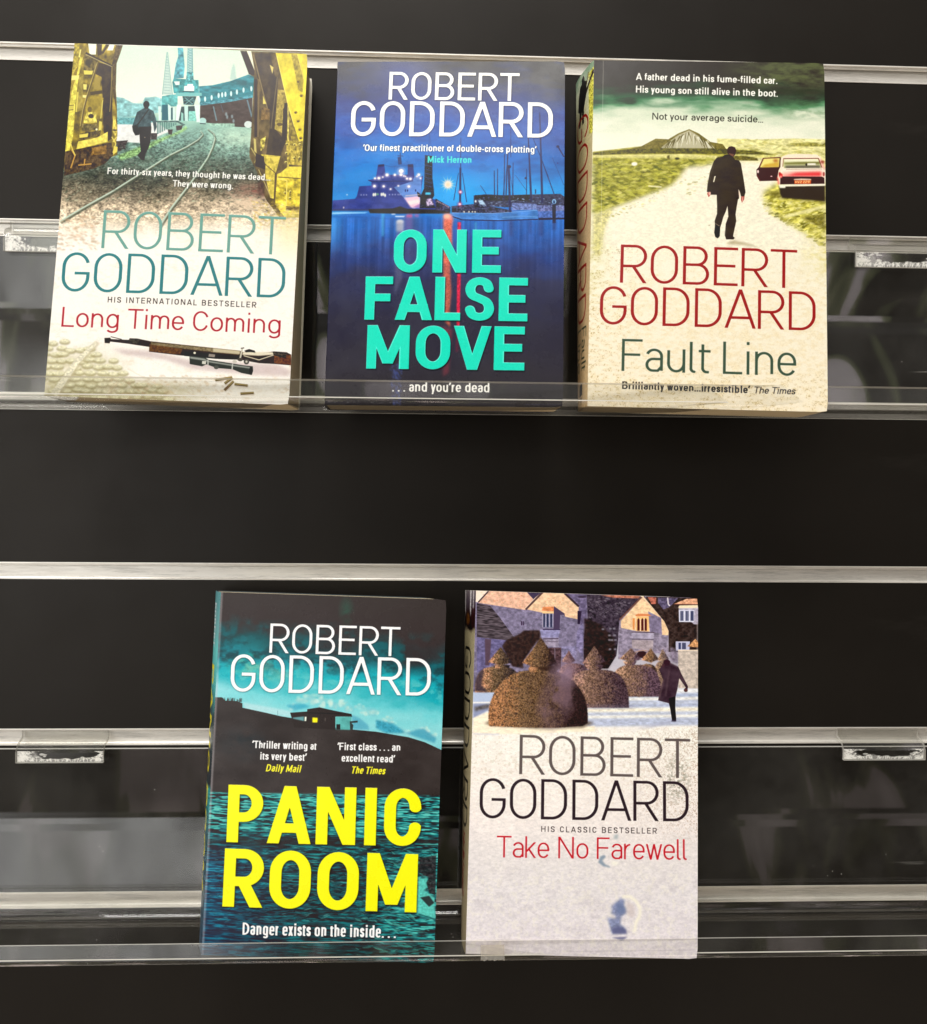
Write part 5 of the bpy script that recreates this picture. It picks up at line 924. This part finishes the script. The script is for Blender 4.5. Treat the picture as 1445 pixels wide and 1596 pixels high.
    p.text('HIS CLASSIC BESTSELLER', 482, 348, 1131, 359, 32, .13, (62, 54, 54), .12, track=.25); p.text('Take No Farewell', 232, 492, 1303, 508, 121, .082, (198, 26, 56), .072)
    return p

# ---- spines (own flat units: 190 wide, 1185 tall) -----------------------------------
def spine(kind):
    w, h = 190, 1185
    p = Print(w, h, [(0, 0), (w, 0), (0, h), (w, h)], 7+len(kind)); V = np.repeat(np.arange(h)[:, None].astype(np.float32), w, 1); U = np.repeat(np.arange(w)[None].astype(np.float32), h, 0)
    n = p.N(26, 26, 1); n3 = p.N(4, 4, 2); A = np.array
    p.H = np.eye(3); p.F(0, 0, 1)
    def T(s, x, y0, y1, cap, wx, col, **k): p.text_px(s, A((x, y0), float), A((x, y1), float), cap, wx, col, **k)
    if kind == 'moor':
        p.C = p.ramp(V+(n-.5)*60, [(0, (140, 168, 140)), (60, (214, 220, 190)), (230, (206, 196, 150)), (560, (206, 180, 140)), (1185, (222, 192, 146))]); p.C *= (1+(n3-.5)*.12)[..., None]
        q = lambda P: [(x, 14+(y-180)*.42) for x, y in P]
        p.fill(q([(150, 220), (190, 200), (190, 760), (165, 740)]), (206, 200, 90), 2, 1, n3, .4); p.line(q([(190, 230), (95, 430)]), 14, (60, 52, 36)); p.line(q([(150, 200), (120, 360)]), 8, (110, 96, 50))
        p.fill(q([(84, 200), (100, 180), (112, 205), (114, 240), (135, 260), (132, 380), (110, 470), (112, 600), (92, 600), (88, 480), (70, 600), (52, 600), (60, 470), (40, 440), (48, 330), (66, 250), (84, 240)]), (44, 38, 32))
        T('GODDARD', 26, 160, 892, 130, .07, (156, 26, 40)); T('Fault', 104, 912, 1062, 62, .1, (74, 84, 70)); T('Line', 30, 912, 1062, 60, .1, (74, 84, 70)); p.fill([(70, 1106), (120, 1100), (124, 1140), (72, 1144)], (54, 46, 40), 0, 1, n3, .6); p.fill([(86, 1148), (116, 1148), (112, 1172), (84, 1172)], (120, 96, 70), 1, .8, n3, .5)
    elif kind == 'garden':
        p.C = p.ramp(V+(n-.5)*24, [(0, (126, 116, 120)), (40, (90, 80, 90)), (90, (58, 46, 44)), (128, (48, 38, 36)), (136, (120, 110, 92)), (148, (168, 158, 126)), (1185, (150, 138, 112))]); p.C *= (1+(n3-.5)*.14)[..., None]
        for x, w_ in ((20, 26), (120, 22), (160, 12)): p.fill([(x, 0), (x+w_, 0), (x+w_*.8, 90), (x+4, 70)], (230, 222, 222), 2, .9, n3, .3)
        p.ell(92, 100, 30, 20, (104, 72, 44), 3, 1, n3, .4); p.fill([(150, 60), (190, 60), (190, 128), (150, 128)], (60, 44, 46), 2, .8)
        T('GODDARD', 30, 196, 803, 128, .08, (46, 38, 36)); T('Take No Farewell', 60, 820, 1030, 66, .1, (120, 40, 50))
    elif kind == 'sea':
        p.C = p.ramp(V+(n-.5)*30, [(0, (104, 160, 164)), (120, (120, 176, 178)), (200, (110, 200, 196)), (330, (90, 176, 176)), (420, (70, 84, 88)), (640, (62, 64, 68)), (660, (70, 160, 160)), (820, (56, 90, 100)), (1185, (70, 84, 100))]); p.C *= (1+(p.N(30, 4, 3)-.5)*.5*(V > 640))[..., None]
        T('ROBERT', 60, 40, 190, 56, .12, (236, 246, 244)); T('PANIC ROOM', 50, 250, 1000, 90, .2, (236, 220, 60))
    elif kind == 'harbour':
        p.C = p.ramp(V+(n-.5)*40, [(0, (66, 64, 66)), (160, (60, 66, 112)), (420, (40, 120, 190)), (560, (60, 110, 180)), (720, (70, 72, 110)), (1185, (66, 64, 72))]); T('ONE FALSE MOVE', 40, 260, 900, 90, .2, (0, 200, 176))
    else:
        p.C = p.ramp(V+(n-.5)*40, [(0, (196, 180, 90)), (420, (130, 120, 70)), (560, (226, 214, 190)), (1185, (240, 230, 208))]); T('GODDARD', 30, 300, 840, 128, .08, (66, 132, 136))
    return p
# ---------------------------------------------------------------------------
# MATERIALS
# ---------------------------------------------------------------------------
def m_slat():
    s = Mat('black_laminate').set(Specular_IOR_Level=.24, Specular_Tint=(1, .95, .90, 1))
    c = s.noise(9, 5, .6); sm = s.noise(1, 6, .7, (3.5, 3.5, 16)); mm = s.n('MixRGB', blend_type='ADD'); mm.inputs[0].default_value = 1
    s.l(s.ramp(c, (.3, (.0060, .0048, .0036)), (.7, (.0092, .0074, .0056))), mm.inputs[1]); s.l(s.ramp(sm, (.60, (0., 0., 0.)), (.80, (.016, .0145, .0125))), mm.inputs[2]); s.l(mm.outputs[0], s.p.inputs['Base Color'])
    r = s.noise(14, 6, .65); s.l(s.ramp(r, (.25, .34), (.55, .42), (.75, .5)), s.p.inputs['Roughness'])
    f = s.noise(900, 2, .5); s.bump(f, .05, .0004); return s.m
def m_alu():
    s = Mat('brushed_aluminium').set(Metallic=.5)
    c = s.noise(1, 5, .65, (14, 160, 160)); sc_ = s.noise(1, 6, .75, (30, 220, 420)); mm = s.n('MixRGB', blend_type='MULTIPLY'); mm.inputs[0].default_value = 1
    s.l(s.ramp(c, (.3, (.78, .74, .67)), (.7, (.90, .865, .80))), mm.inputs[1]); s.l(s.ramp(sc_, (.36, .72), (.5, 1.), (.68, .92)), mm.inputs[2]); s.l(mm.outputs[0], s.p.inputs['Base Color'])
    r = s.noise(1, 4, .6, (60, 900, 900)); s.l(s.ramp(r, (.3, .30), (.7, .46)), s.p.inputs['Roughness']); s.bump(r, .06, .0004); return s.m
def clear(name, tint, rough, dust=0., edge=0., glow=0.):
    """thin-walled clear plastic: see-through with a Fresnel sheen, dust and hair scratches"""
    s = Mat(name); s.t.nodes.remove(s.p); o = s.t.nodes['Material Output']
    tr = s.n('BsdfTransparent'); tr.inputs[0].default_value = tint+(1,)
    gl = s.n('BsdfGlossy'); gl.inputs['Roughness'].default_value = rough; gl.inputs[0].default_value = (1, 1, 1, 1)
    lw = s.n('LayerWeight'); lw.inputs[0].default_value = .5
    pw = s.n('Math', operation='POWER'); s.l(lw.outputs['Facing'], pw.inputs[0]); pw.inputs[1].default_value = 5
    ml = s.n('Math', operation='MULTIPLY_ADD'); s.l(pw.outputs[0], ml.inputs[0]); ml.inputs[1].default_value = .94; ml.inputs[2].default_value = .036
    wav = s.noise(7, 2, .5); b = s.n('Bump'); b.inputs['Strength'].default_value = .05; b.inputs['Distance'].default_value = .004; s.l(wav, b.inputs['Height']); s.l(b.outputs[0], gl.inputs['Normal'])
    mx = s.n('MixShader'); s.l(ml.outputs[0], mx.inputs[0]); s.l(tr.outputs[0], mx.inputs[1]); s.l(gl.outputs[0], mx.inputs[2]); last = mx
    if dust or edge:
        df = s.n('BsdfDiffuse'); df.inputs[0].default_value = (.86, .83, .76, 1)
        if glow:                                        # whitens the bend: a bright line put into its colour
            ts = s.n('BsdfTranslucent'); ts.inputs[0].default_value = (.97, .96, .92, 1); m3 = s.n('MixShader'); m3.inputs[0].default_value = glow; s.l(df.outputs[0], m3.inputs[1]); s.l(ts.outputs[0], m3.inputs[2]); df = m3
        m2 = s.n('MixShader'); s.l(last.outputs[0], m2.inputs[1]); s.l(df.outputs[0], m2.inputs[2])
        if edge: m2.inputs[0].default_value = edge
        else:
            v = s.n('TexVoronoi'); v.inputs['Scale'].default_value = 150; tc = s.n('TexCoord'); s.l(tc.outputs['Object'], v.inputs['Vector'])
            spk = s.ramp(v.outputs['Distance'], (.035, 1.), (.07, 0.)); pres = s.ramp(s.noise(60, 2, .5), (.60, 0.), (.66, 1.))
            sm = s.ramp(s.noise(11, 6, .7), (.45, .002), (.8, dust))
            a = s.n('Math', operation='MULTIPLY'); s.l(spk, a.inputs[0]); s.l(pres, a.inputs[1])
            m1 = s.n('Mapping'); m1.inputs['Rotation'].default_value = (0, math.radians(24), 0); m1.inputs['Scale'].default_value = (12, 12, 420); s.l(tc.outputs['Object'], m1.inputs[0])
            sn = s.n('TexNoise'); sn.inputs['Scale'].default_value = 1; sn.inputs['Detail'].default_value = 2; s.l(m1.outputs[0], sn.inputs['Vector'])
            scr = s.ramp(sn.outputs[0], (.735, 0.), (.76, 1.)); am = s.n('Math', operation='MAXIMUM'); s.l(a.outputs[0], am.inputs[0])
            s5 = s.n('Math', operation='MULTIPLY'); s.l(scr, s5.inputs[0]); s5.inputs[1].default_value = .22; s.l(s5.outputs[0], am.inputs[1]); a = am
            a2 = s.n('Math', operation='MULTIPLY_ADD'); s.l(a.outputs[0], a2.inputs[0]); a2.inputs[1].default_value = .55; s.l(sm, a2.inputs[2]); s.l(a2.outputs[0], m2.inputs[0])
        last = m2
    s.l(last.outputs[0], o.inputs[0]); return s.m
def fern_mask(seed, w=560, h=112):
    """dried cement creeping in from the rim of the joint as branching ferns, its middle left clear"""
    p = Print(w, h, [(0, 0), (w, 0), (0, h), (w, h)], seed); p.H = np.eye(3); rs = np.random.RandomState(seed)
    uu, vv = np.meshgrid(np.arange(w), np.arange(h)); z = fbm(h, w, 60, 40, seed, 3)
    cov = np.clip((np.hypot((uu-w*.56)/(w*.36), (vv-h*.22)/(h*.42))-1.02+(z-.5)*.7)*5, 0, 1)
    def branch(x, y, a, L, wd, depth):
        n = max(3, int(L/6)); q = [(x, y)]
        for k in range(n):
            a += rs.randn()*.16; x += L/n*math.cos(a); y += L/n*math.sin(a); q.append((x, y))
            if depth and k and rs.rand() < .8:
                for sd in (-1, 1): branch(x, y, a+sd*(.7+.4*rs.rand()), L*(.26+.2*rs.rand())*(1-.5*k/n), wd*.7, depth-1)
        p.line(q, wd, (255, 255, 255), 0, .95, wd*.4)
    for x in np.arange(4, w, 15.): branch(x+rs.randn()*4, h-2, -math.pi/2+rs.randn()*.35, 34+rs.rand()*22, 3.6, 1)
    for x in np.arange(8, w, 26.): branch(x+rs.randn()*6, 2, math.pi/2+rs.randn()*.4, 14+rs.rand()*14, 3, 1)
    for s_, x in ((1, 3), (-1, w-3)):
        for y in np.arange(8, h, 15.): branch(x, y+rs.randn()*3, (0 if s_ > 0 else math.pi)+rs.randn()*.3, 46+rs.rand()*50, 3.8, 2)
    m = p.C[..., 0]/255.*cov
    for _ in range(26):                                # a few solid flakes near one end
        p.C[:] = 0; p.ell(rs.rand()**2*w*.32, rs.rand()*h, 6+rs.rand()*12, 4+rs.rand()*9, (255, 255, 255), 1, .8); m = np.maximum(m, p.C[..., 0]/255.*.8)
    edge = np.clip(1-np.minimum(np.minimum(uu, w-1-uu), np.minimum(vv+20, h-1-vv))/4., 0, 1)
    return np.clip(np.maximum(m*.85+.30*cov, edge*.85), 0, 1).astype(np.float32)
def m_glue(seed):
    m = fern_mask(seed); h, w = m.shape
    im = bpy.data.images.new('fern_pattern', w, h, alpha=False); im.colorspace_settings.name = 'Non-Color'
    im.pixels.foreach_set(np.ascontiguousarray(np.repeat(m[::-1, :, None], 4, 2)).ravel()); im.update(); im.pack()
    s = Mat('dried_cement'); s.t.nodes.remove(s.p); o = s.t.nodes['Material Output']; t = s.n('TexImage'); t.image = im; t.extension = 'EXTEND'
    uv = s.n('UVMap'); uv.uv_map = 'UVMap'; s.l(uv.outputs[0], t.inputs[0])
    df = s.n('BsdfDiffuse'); df.inputs[0].default_value = (.93, .91, .86, 1); tr = s.n('BsdfTransparent'); mx = s.n('MixShader')
    s.l(t.outputs[0], mx.inputs[0]); s.l(tr.outputs[0], mx.inputs[1]); s.l(df.outputs[0], mx.inputs[2]); s.l(mx.outputs[0], o.inputs[0]); return s.m
def m_pages(name, col):
    s = Mat(name).set(Roughness=.85, Specular_IOR_Level=.15)
    tc = s.n('TexCoord'); mp = s.n('Mapping'); s.l(tc.outputs['UV'], mp.inputs[0]); mp.inputs['Scale'].default_value = (1.5, 150, 1)
    z = s.n('TexNoise'); z.inputs['Scale'].default_value = 1; z.inputs['Detail'].default_value = 4; z.inputs['Roughness'].default_value = .7; s.l(mp.outputs[0], z.inputs['Vector'])
    a = tuple(c*.72 for c in col); s.l(s.ramp(z.outputs[0], (.32, a), (.62, col)), s.p.inputs['Base Color']); s.bump(z.outputs[0], .5, .0006); return s.m
def m_print(name, P, rough, gain):
    """flat print painted above, on coated card"""
    im = bpy.data.images.new(name, P.w, P.h, alpha=True, float_buffer=False); im.alpha_mode = 'CHANNEL_PACKED'
    c = np.clip(P.C, 0, 255)/255.
    g_ = fbm(P.h, P.w, 2.6, 2.6, 5, 2)[..., None]; lin = np.where(c <= .04045, c/12.92, ((c+.055)/1.055)**2.4)*(.95+.1*g_)
    lin = np.clip(lin*gain-.028, .003, .93)
    c = np.where(lin <= .0031308, lin*12.92, 1.055*np.clip(lin, 0, None)**(1/2.4)-.055)
    a = np.concatenate([np.clip(c, 0, 1), P.E[..., None]], -1)[::-1].astype(np.float32)
    im.pixels.foreach_set(np.ascontiguousarray(a).ravel()); im.update(); im.pack()
    s = Mat(name).set(Roughness=rough, Specular_IOR_Level=.24); t = s.n('TexImage'); t.image = im; t.interpolation = 'Cubic'; t.extension = 'EXTEND'
    uv = s.n('UVMap'); uv.uv_map = 'UVMap'; s.l(uv.outputs[0], t.inputs[0]); s.l(t.outputs[0], s.p.inputs['Base Color'])
    b = s.n('Bump'); b.inputs['Strength'].default_value = .55; b.inputs['Distance'].default_value = .0004; s.l(t.outputs['Alpha'], b.inputs['Height'])
    b2 = s.n('Bump'); b2.inputs['Strength'].default_value = .07; b2.inputs['Distance'].default_value = .003; s.l(s.noise(24, 3, .5), b2.inputs['Height']); s.l(b.outputs[0], b2.inputs['Normal']); s.l(b2.outputs[0], s.p.inputs['Normal'])
    r = s.noise(40, 5, .65); s.l(s.ramp(r, (.3, rough-.06), (.7, rough+.1)), s.p.inputs['Roughness']); return s.m
def m_plain(name, col, rough=.5):
    s = Mat(name).set(Roughness=rough); c = s.noise(120, 4, .6); s.l(s.ramp(c, (.3, tuple(v*.88 for v in col)), (.7, col)), s.p.inputs['Base Color']); return s.m

SLAT = m_slat(); ALU = m_alu()
ACR = clear('clear_acrylic', (.955, .955, .945), .018, dust=.022); EDGE = clear('acrylic_cut_edge', (.93, .93, .90), .12, edge=.42); RIM = clear('acrylic_rim_highlight', (.95, .95, .92), .1, edge=.97, glow=.3)  # RIM: whitened bend, a reflected bright line painted into the plastic

# ---------------------------------------------------------------------------
# SLATTED DISPLAY WALL: black boards with aluminium channels every 100 mm
# ---------------------------------------------------------------------------
PIT = 100.; ZT = 10.06; GAP = 9.8
wall = empty('slat_wall', W(270, 0, -700), 'black slatted display wall with pale aluminium channels between its boards', 'display wall')
X0, X1 = -420, 980
def board(z0, z1):
    return fix_normals(mesh('board', *extrude_x([(0, z0), (0, z1), (-16, z1), (-16, z0)], X0, X1), SLAT, wall))
def channel(zt):
    """extruded liner: two thin lips at the face, a ceiling step, a hollow back and a floor"""
    t, b = zt, zt-GAP
    prof = [(.45, t+.15), (.45, t-.55), (-.8, t-.6), (-.9, t-1.7), (-1.5, t-1.9), (-1.9, t+.4), (-3.3, t+.4), (-3.5, b+.9), (-3.1, b+.3), (-1., b+.30), (.1, b+.55), (.45, b+.35), (.45, b-.15),
            (-.4, b-.2), (-4.6, b-.5), (-4.6, t+1.4), (-1.4, t+1.4), (-1.4, t+.15)]
    return fix_normals(mesh('channel', *extrude_x(prof, X0, X1), ALU, wall))
b0 = None
for k in range(-1, 7):
    zt = ZT-PIT*k
    zb = zt-GAP-.2; lo = ZT-PIT*(k+1)+.17
    # the board below channel k; its back is rebated for the liner
    o = board(lo, zb) if b0 is None else copy_part(b0, wall, -PIT*(k+1))
    b0 = b0 or o
c0 = None
for k in range(0, 7):
    o = channel(ZT) if c0 is None else copy_part(c0, wall, -PIT*k)
    c0 = c0 or o

# ---------------------------------------------------------------------------
# CLEAR ACRYLIC SHELVES: back plate with a soft bend, base, front lip, two hooks
# ---------------------------------------------------------------------------
def sheet(path, t, x0, x1, parent, name, glow=None):
    """a bent sheet of thickness t: path is its inner face in (d, z)"""
    P = [np.array(p, float) for p in path]; n = len(P); nr = []
    for i in range(n):
        a = P[max(i-1, 0)]; b = P[min(i+1, n-1)]; d = (b-a)/np.hypot(*(b-a)); nr.append(np.array([d[1], -d[0]]))
    Q = [P[i]-nr[i]*t for i in range(n)]
    v = []; f = []; mi = []
    ring = P+Q[::-1]; m = len(ring)
    v = [W(x0, *p) for p in ring]+[W(x1, *p) for p in ring]
    for i in range(m):
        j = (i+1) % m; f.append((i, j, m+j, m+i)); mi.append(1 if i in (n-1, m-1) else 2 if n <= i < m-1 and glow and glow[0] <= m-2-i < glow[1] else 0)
    for i in range(n-1):
        f.append((i, i+1, m-2-i, m-1-i)); mi.append(1); f.append((m+i, m+m-1-i, m+m-2-i, m+i+1)); mi.append(1)
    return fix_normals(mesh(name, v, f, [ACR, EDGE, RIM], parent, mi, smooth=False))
def bend(c, r, a0, a1, n=6):
    return [(c[0]+r*math.cos(math.radians(a0+(a1-a0)*i/n)), c[1]+r*math.sin(math.radians(a0+(a1-a0)*i/n))) for i in range(n+1)]
def shelf(zs, label, hooks, lip, hb, x0=-40, x1=612):
    s = empty('acrylic_shelf', W(285, 30, zs-204), label, 'display shelf', 'clear shelves hooked on the slat wall')
    # inner face, from the top of the back plate down, along the base and up the lip
    path = [(4.4, zs-100.5), (4.5, zs-139)]+[(4.7, zs-142.5), (5.2, zs-146), (5.9, zs-150)]
    path += [(11.5, zs-196)]+bend((15.5, zs-197.2), 4, 188, 268)+[(66.5, zs-201.9)]+bend((67.5, zs-197.6), 4.2, 272, 352)+[(69.5, zs+lip)]
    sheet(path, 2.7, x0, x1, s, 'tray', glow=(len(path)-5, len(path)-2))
    for kk, hx in enumerate(hooks):
        # hook: a strip bent out of the channel, over its lip and down the back plate
        pr = [(-2.4, zs-91.0), (-2.4, zs-95.0), (-1.9, zs-96.3), (-.5, zs-97.0), (2.0, zs-97.8), (5.6, zs-99.4), (7.3, zs-102.6), (7.4, zs+hb)]
        h = sheet(pr, 2.2, hx-25.5, hx+25.5, s, 'hook')
        g = [W(hx-25.2, 7.62, zs+hb+.2), W(hx+25.2, 7.62, zs+hb+.2), W(hx+25.2, 7.62, zs-101.6), W(hx-25.2, 7.62, zs-101.6)]
        mesh('cement_patch', g, [(0, 1, 2, 3)], m_glue(3+kk*7-int(zs)), h, uvs=[(0, 0), (1, 0), (1, 1), (0, 1)])
    return s
shelf(0, 'upper clear acrylic shelf holding three books', (53.3, 550.8), -189.2, -110.7)
shelf(-300, 'lower clear acrylic shelf holding two books', (55, 552.2), -190.2, -108.2)

# a scrap of clear tape left on the lower lip
bm_v = []; bm_f = []
nx = 14
for k in range(2):
    for i in range(nx+1):
        x = 301.3+12.9*i/nx; jag = .5*math.sin(i*2.1)+.3*math.sin(i*5.3)
        bm_v += [W(x, 73.1+.12*k, -490.6), W(x, 74.55+.12*k, -498.4+jag*.7)]
m_ = 2*(nx+1)
for i in range(nx):
    a = 2*i; bm_f += [(a, a+2, a+3, a+1), (m_+a, m_+a+1, m_+a+3, m_+a+2), (a, m_+a, m_+a+2, a+2), (a+1, a+3, m_+a+3, m_+a+1)]
bm_f += [(0, 1, m_+1, m_), (2*nx, m_+2*nx, m_+2*nx+1, 2*nx+1)]
TAPE = clear('clear_tape', (.86, .83, .78), .3, edge=.16)
tape = fix_normals(mesh('tape', bm_v, bm_f, TAPE)); tape['label'] = 'scrap of clear tape on the lower shelf lip in front of the pale book'; tape['category'] = 'tape'
# ---------------------------------------------------------------------------
# BOOKS: front cover, spine, back cover and page block of each paperback
# ---------------------------------------------------------------------------
BW, BH = 127., 198.
def rot(rx, ry, rz):
    rx, ry, rz = [math.radians(v) for v in (rx, ry, rz)]; c, s = math.cos, math.sin
    X = np.array([[1, 0, 0], [0, c(rx), -s(rx)], [0, s(rx), c(rx)]]); Y = np.array([[c(ry), 0, s(ry)], [0, 1, 0], [-s(ry), 0, c(ry)]]); Z = np.array([[c(rz), -s(rz), 0], [s(rz), c(rz), 0], [0, 0, 1]])
    return Z@Y@X
PAGES = m_pages('aged_pages', (.62, .49, .31)); PAGES2 = m_pages('cream_pages', (.74, .64, .43))
def book(label, pos, ang, thick, skew, P, S, back_col, pages, rough, gain, curl=(0, 0), crease=0., inset=(1.2, 1.2)):
    """pos/ang: foot of the front cover (mm; y is minus the distance from the wall). skew: sideways slip of the back
    edge at head and foot, as in a well-read spine. The back of the book slips straight into the wall, not along the tilt."""
    R = rot(*ang); c = np.array(pos, float)
    root = empty('paperback_book', W(c[0], -c[1]-thick*.5, c[2]), label, 'book', 'paperbacks on the clear shelves')
    def pt(u, v, w, lift=0.):
        """u 0..1 across, v 0..1 up, w 0..1 from front to back"""
        bow = .9*math.sin(math.pi*u)*math.sin(math.pi*min(max(v, 0), 1))+lift
        q = c+R@np.array([(u-.5)*BW, -bow*(1-w), v*BH])
        q = q+np.array([(skew[0]*v+skew[1]*(1-v))*w, thick*w, (skew[2]*v)*w if len(skew) > 2 else 0])
        return Vector((q[0]*MM, q[1]*MM, q[2]*MM+Z0))
    mf = m_print('printed_front_cover', P, rough, gain); msn = m_print('printed_spine', S, rough, gain); mb = m_plain('back_cover_card', back_col, rough)
    card = m_plain('cover_card_edge', (.78, .74, .66), .7)
    tf = .38/thick
    # front cover: a gently bowed card, its fore-edge corners rounded by wear
    nu, nv = 28, 36; v = []; uv = []; f = []
    def cov(w_out, w_in, sgn, curl_):
        vv = []; uu = []
        for w in (w_out, w_in):
            for j in range(nv+1):
                for i in range(nu+1):
                    a, b = i/nu, j/nv
                    # round the free corners
                    for cx, cy in ((1, 0), (1, 1)):
                        r = .014; dx = (a-cx)*-1 if cx else a; dy = abs(b-cy)*BH/BW
                        if dx < r and dy < r:
                            k = math.hypot(r-dx, r-dy)/r
                            if k > 1: a = 1-(r-(r-dx)/k); b = cy+(1 if cy == 0 else -1)*(r-(r-dy)/k)*BW/BH
                    lift = curl_[0]*max(0, a-.80)**2*25*(1-b)+curl_[1]*max(0, a-.80)**2*25*b-crease*math.exp(-((a-.052)/.006)**2)
                    vv.append(pt(a, b, w, lift)); uu.append((a, b))
        n = (nu+1)*(nv+1); ff = []; mi = []
        for k in (0, 1):
            for j in range(nv):
                for i in range(nu):
                    q = (k*n+j*(nu+1)+i, k*n+j*(nu+1)+i+1, k*n+(j+1)*(nu+1)+i+1, k*n+(j+1)*(nu+1)+i)
                    ff.append(q if k == 0 else q[::-1]); mi.append(0 if k == 0 else 1)
        rim = [i for i in range(nu+1)]+[j*(nu+1)+nu for j in range(1, nv+1)]+[nv*(nu+1)+i for i in range(nu-1, -1, -1)]+[j*(nu+1) for j in range(nv-1, 0, -1)]
        for i in range(len(rim)):
            a, b = rim[i], rim[(i+1) % len(rim)]; ff.append((a, a+n, b+n, b)); mi.append(1)
        return vv, ff, mi, uu
    vv, ff, mi, uu = cov(0, tf, 1, curl); mesh('front_cover', vv, ff, [mf, card], root, mi, True, uu)
    vv, ff, mi, uu = cov(1-tf, 1, 1, (0, 0)); mesh('back_cover', vv, ff, [mb, mb], root, mi, True, uu)
    # spine: a rounded strip from the front cover's edge round to the back cover's
    ns, nv2 = 12, 24; v = []; uv = []; f = []
    for k in range(2):
        for j in range(nv2+1):
            for i in range(ns+1):
                w = i/ns; b = j/nv2; bulge = -(1.1*math.sin(math.pi*w)**.6)/BW+(.35/BW if k else 0)
                v.append(pt(bulge, b, .004+.992*w)); uv.append((1-w, b))
    n = (ns+1)*(nv2+1)
    for k in range(2):
        for j in range(nv2):
            for i in range(ns):
                q = (k*n+j*(ns+1)+i, k*n+(j+1)*(ns+1)+i, k*n+(j+1)*(ns+1)+i+1, k*n+j*(ns+1)+i+1); f.append(q if k == 0 else q[::-1])
    for i in range(ns):
        a = i; b = i+1; f.append((a, b, b+n, a+n)); a += nv2*(ns+1); b += nv2*(ns+1); f.append((b, a, a+n, b+n))
    fix_normals(mesh('spine', v, f, msn, root, None, True, uv))
    # page block, set a hair inside the covers
    e0, e1 = 1-inset[0]/BW, 1-inset[1]/BW; z0, z1 = .4/BH, 1-.5/BH; w0, w1 = tf*1.15, 1-tf*1.15; v = []; f = []; uvp = []
    def quad(a, b, c_, d, ua):
        k = len(v); v.extend((a, b, c_, d)); f.append((k, k+1, k+2, k+3)); uvp.extend(ua)
    U2 = [(0, 0), (1, 0), (1, 1), (0, 1)]; M_ = 10
    for m in range(M_):                                   # fore edge, slightly hollow
        wa, wb = w0+(w1-w0)*m/M_, w0+(w1-w0)*(m+1)/M_; h = lambda w: -.5*math.sin(math.pi*(w-w0)/(w1-w0))/BW
        for j in range(6):
            ja, jb = z0+(z1-z0)*j/6, z0+(z1-z0)*(j+1)/6; ea, eb = e0+(e1-e0)*j/6, e0+(e1-e0)*(j+1)/6
            quad(pt(ea+h(wa), ja, wa), pt(ea+h(wb), ja, wb), pt(eb+h(wb), jb, wb), pt(eb+h(wa), jb, wa), [(ja, m/M_), (ja, (m+1)/M_), (jb, (m+1)/M_), (jb, m/M_)])
    for m in range(M_):
        wa, wb = w0+(w1-w0)*m/M_, w0+(w1-w0)*(m+1)/M_
        for i in range(8):
            ua, ub = .004+(e0-.004)*i/8, .004+(e0-.004)*(i+1)/8
            quad(pt(ua, z0, wa), pt(ua, z0, wb), pt(ub, z0, wb), pt(ub, z0, wa), [(ua, m/M_), (ua, (m+1)/M_), (ub, (m+1)/M_), (ub, m/M_)])
            ua, ub = .004+(e1-.004)*i/8, .004+(e1-.004)*(i+1)/8
            quad(pt(ua, z1, wa), pt(ub, z1, wa), pt(ub, z1, wb), pt(ua, z1, wb), [(ua, m/M_), (ub, m/M_), (ub, (m+1)/M_), (ua, (m+1)/M_)])
    quad(pt(.004, z0, w0), pt(e0, z0, w0), pt(e1, z1, w0), pt(.004, z1, w0), U2); quad(pt(.004, z0, w1), pt(.004, z1, w1), pt(e1, z1, w1), pt(e0, z0, w1), U2)
    o = mesh('page_block', v, f, pages, root, None, False, uvp)
    return root
book('paperback showing yellow crane legs, a dockside rail track and a rifle', (134.969, -66.155, -200.786), (-9.784, 1.538, -1.265), 30, (-1, 2), cover_dock(), spine('dock'), (.6, .55, .42), PAGES, .33, .85, (0, 0), 0, (.9, 1.6))
book('dark blue paperback showing a lit ship in harbour and large teal title', (279.503, -62.43, -201.734), (-10.121, .317, -4.231), 27, (0, 0), cover_harbour(), spine('harbour'), (.05, .05, .08), PAGES, .26, .96, (0, 0), .12)
book('cream paperback showing a man in black and a red car on a moor track', (419.723, -68.738, -202.186), (-9.545, 1.188, -4.228), 31, (-5.2, 0), cover_moor(), spine('moor'), (.6, .52, .36), PAGES, .33, .885, (0, 0), .25)
book('dark paperback with big yellow title over a teal sea and lonely house', (212.929, -63.85, -501.861), (-7.644, 1.401, -2.776), 27, (-8.5, -6.6, -1.6), cover_sea(), spine('sea'), (.05, .07, .08), PAGES2, .27, 1.1, (0, 0), .2)
book('pale paperback showing frosty domed topiary before an old stone house', (356.953, -69.346, -499.482), (-9.712, 1.537, -1.034), 28, (-5.0, -1.0, -2.2), cover_garden(), spine('garden'), (.6, .56, .5), PAGES2, .32, .99, (0, 0), .1)
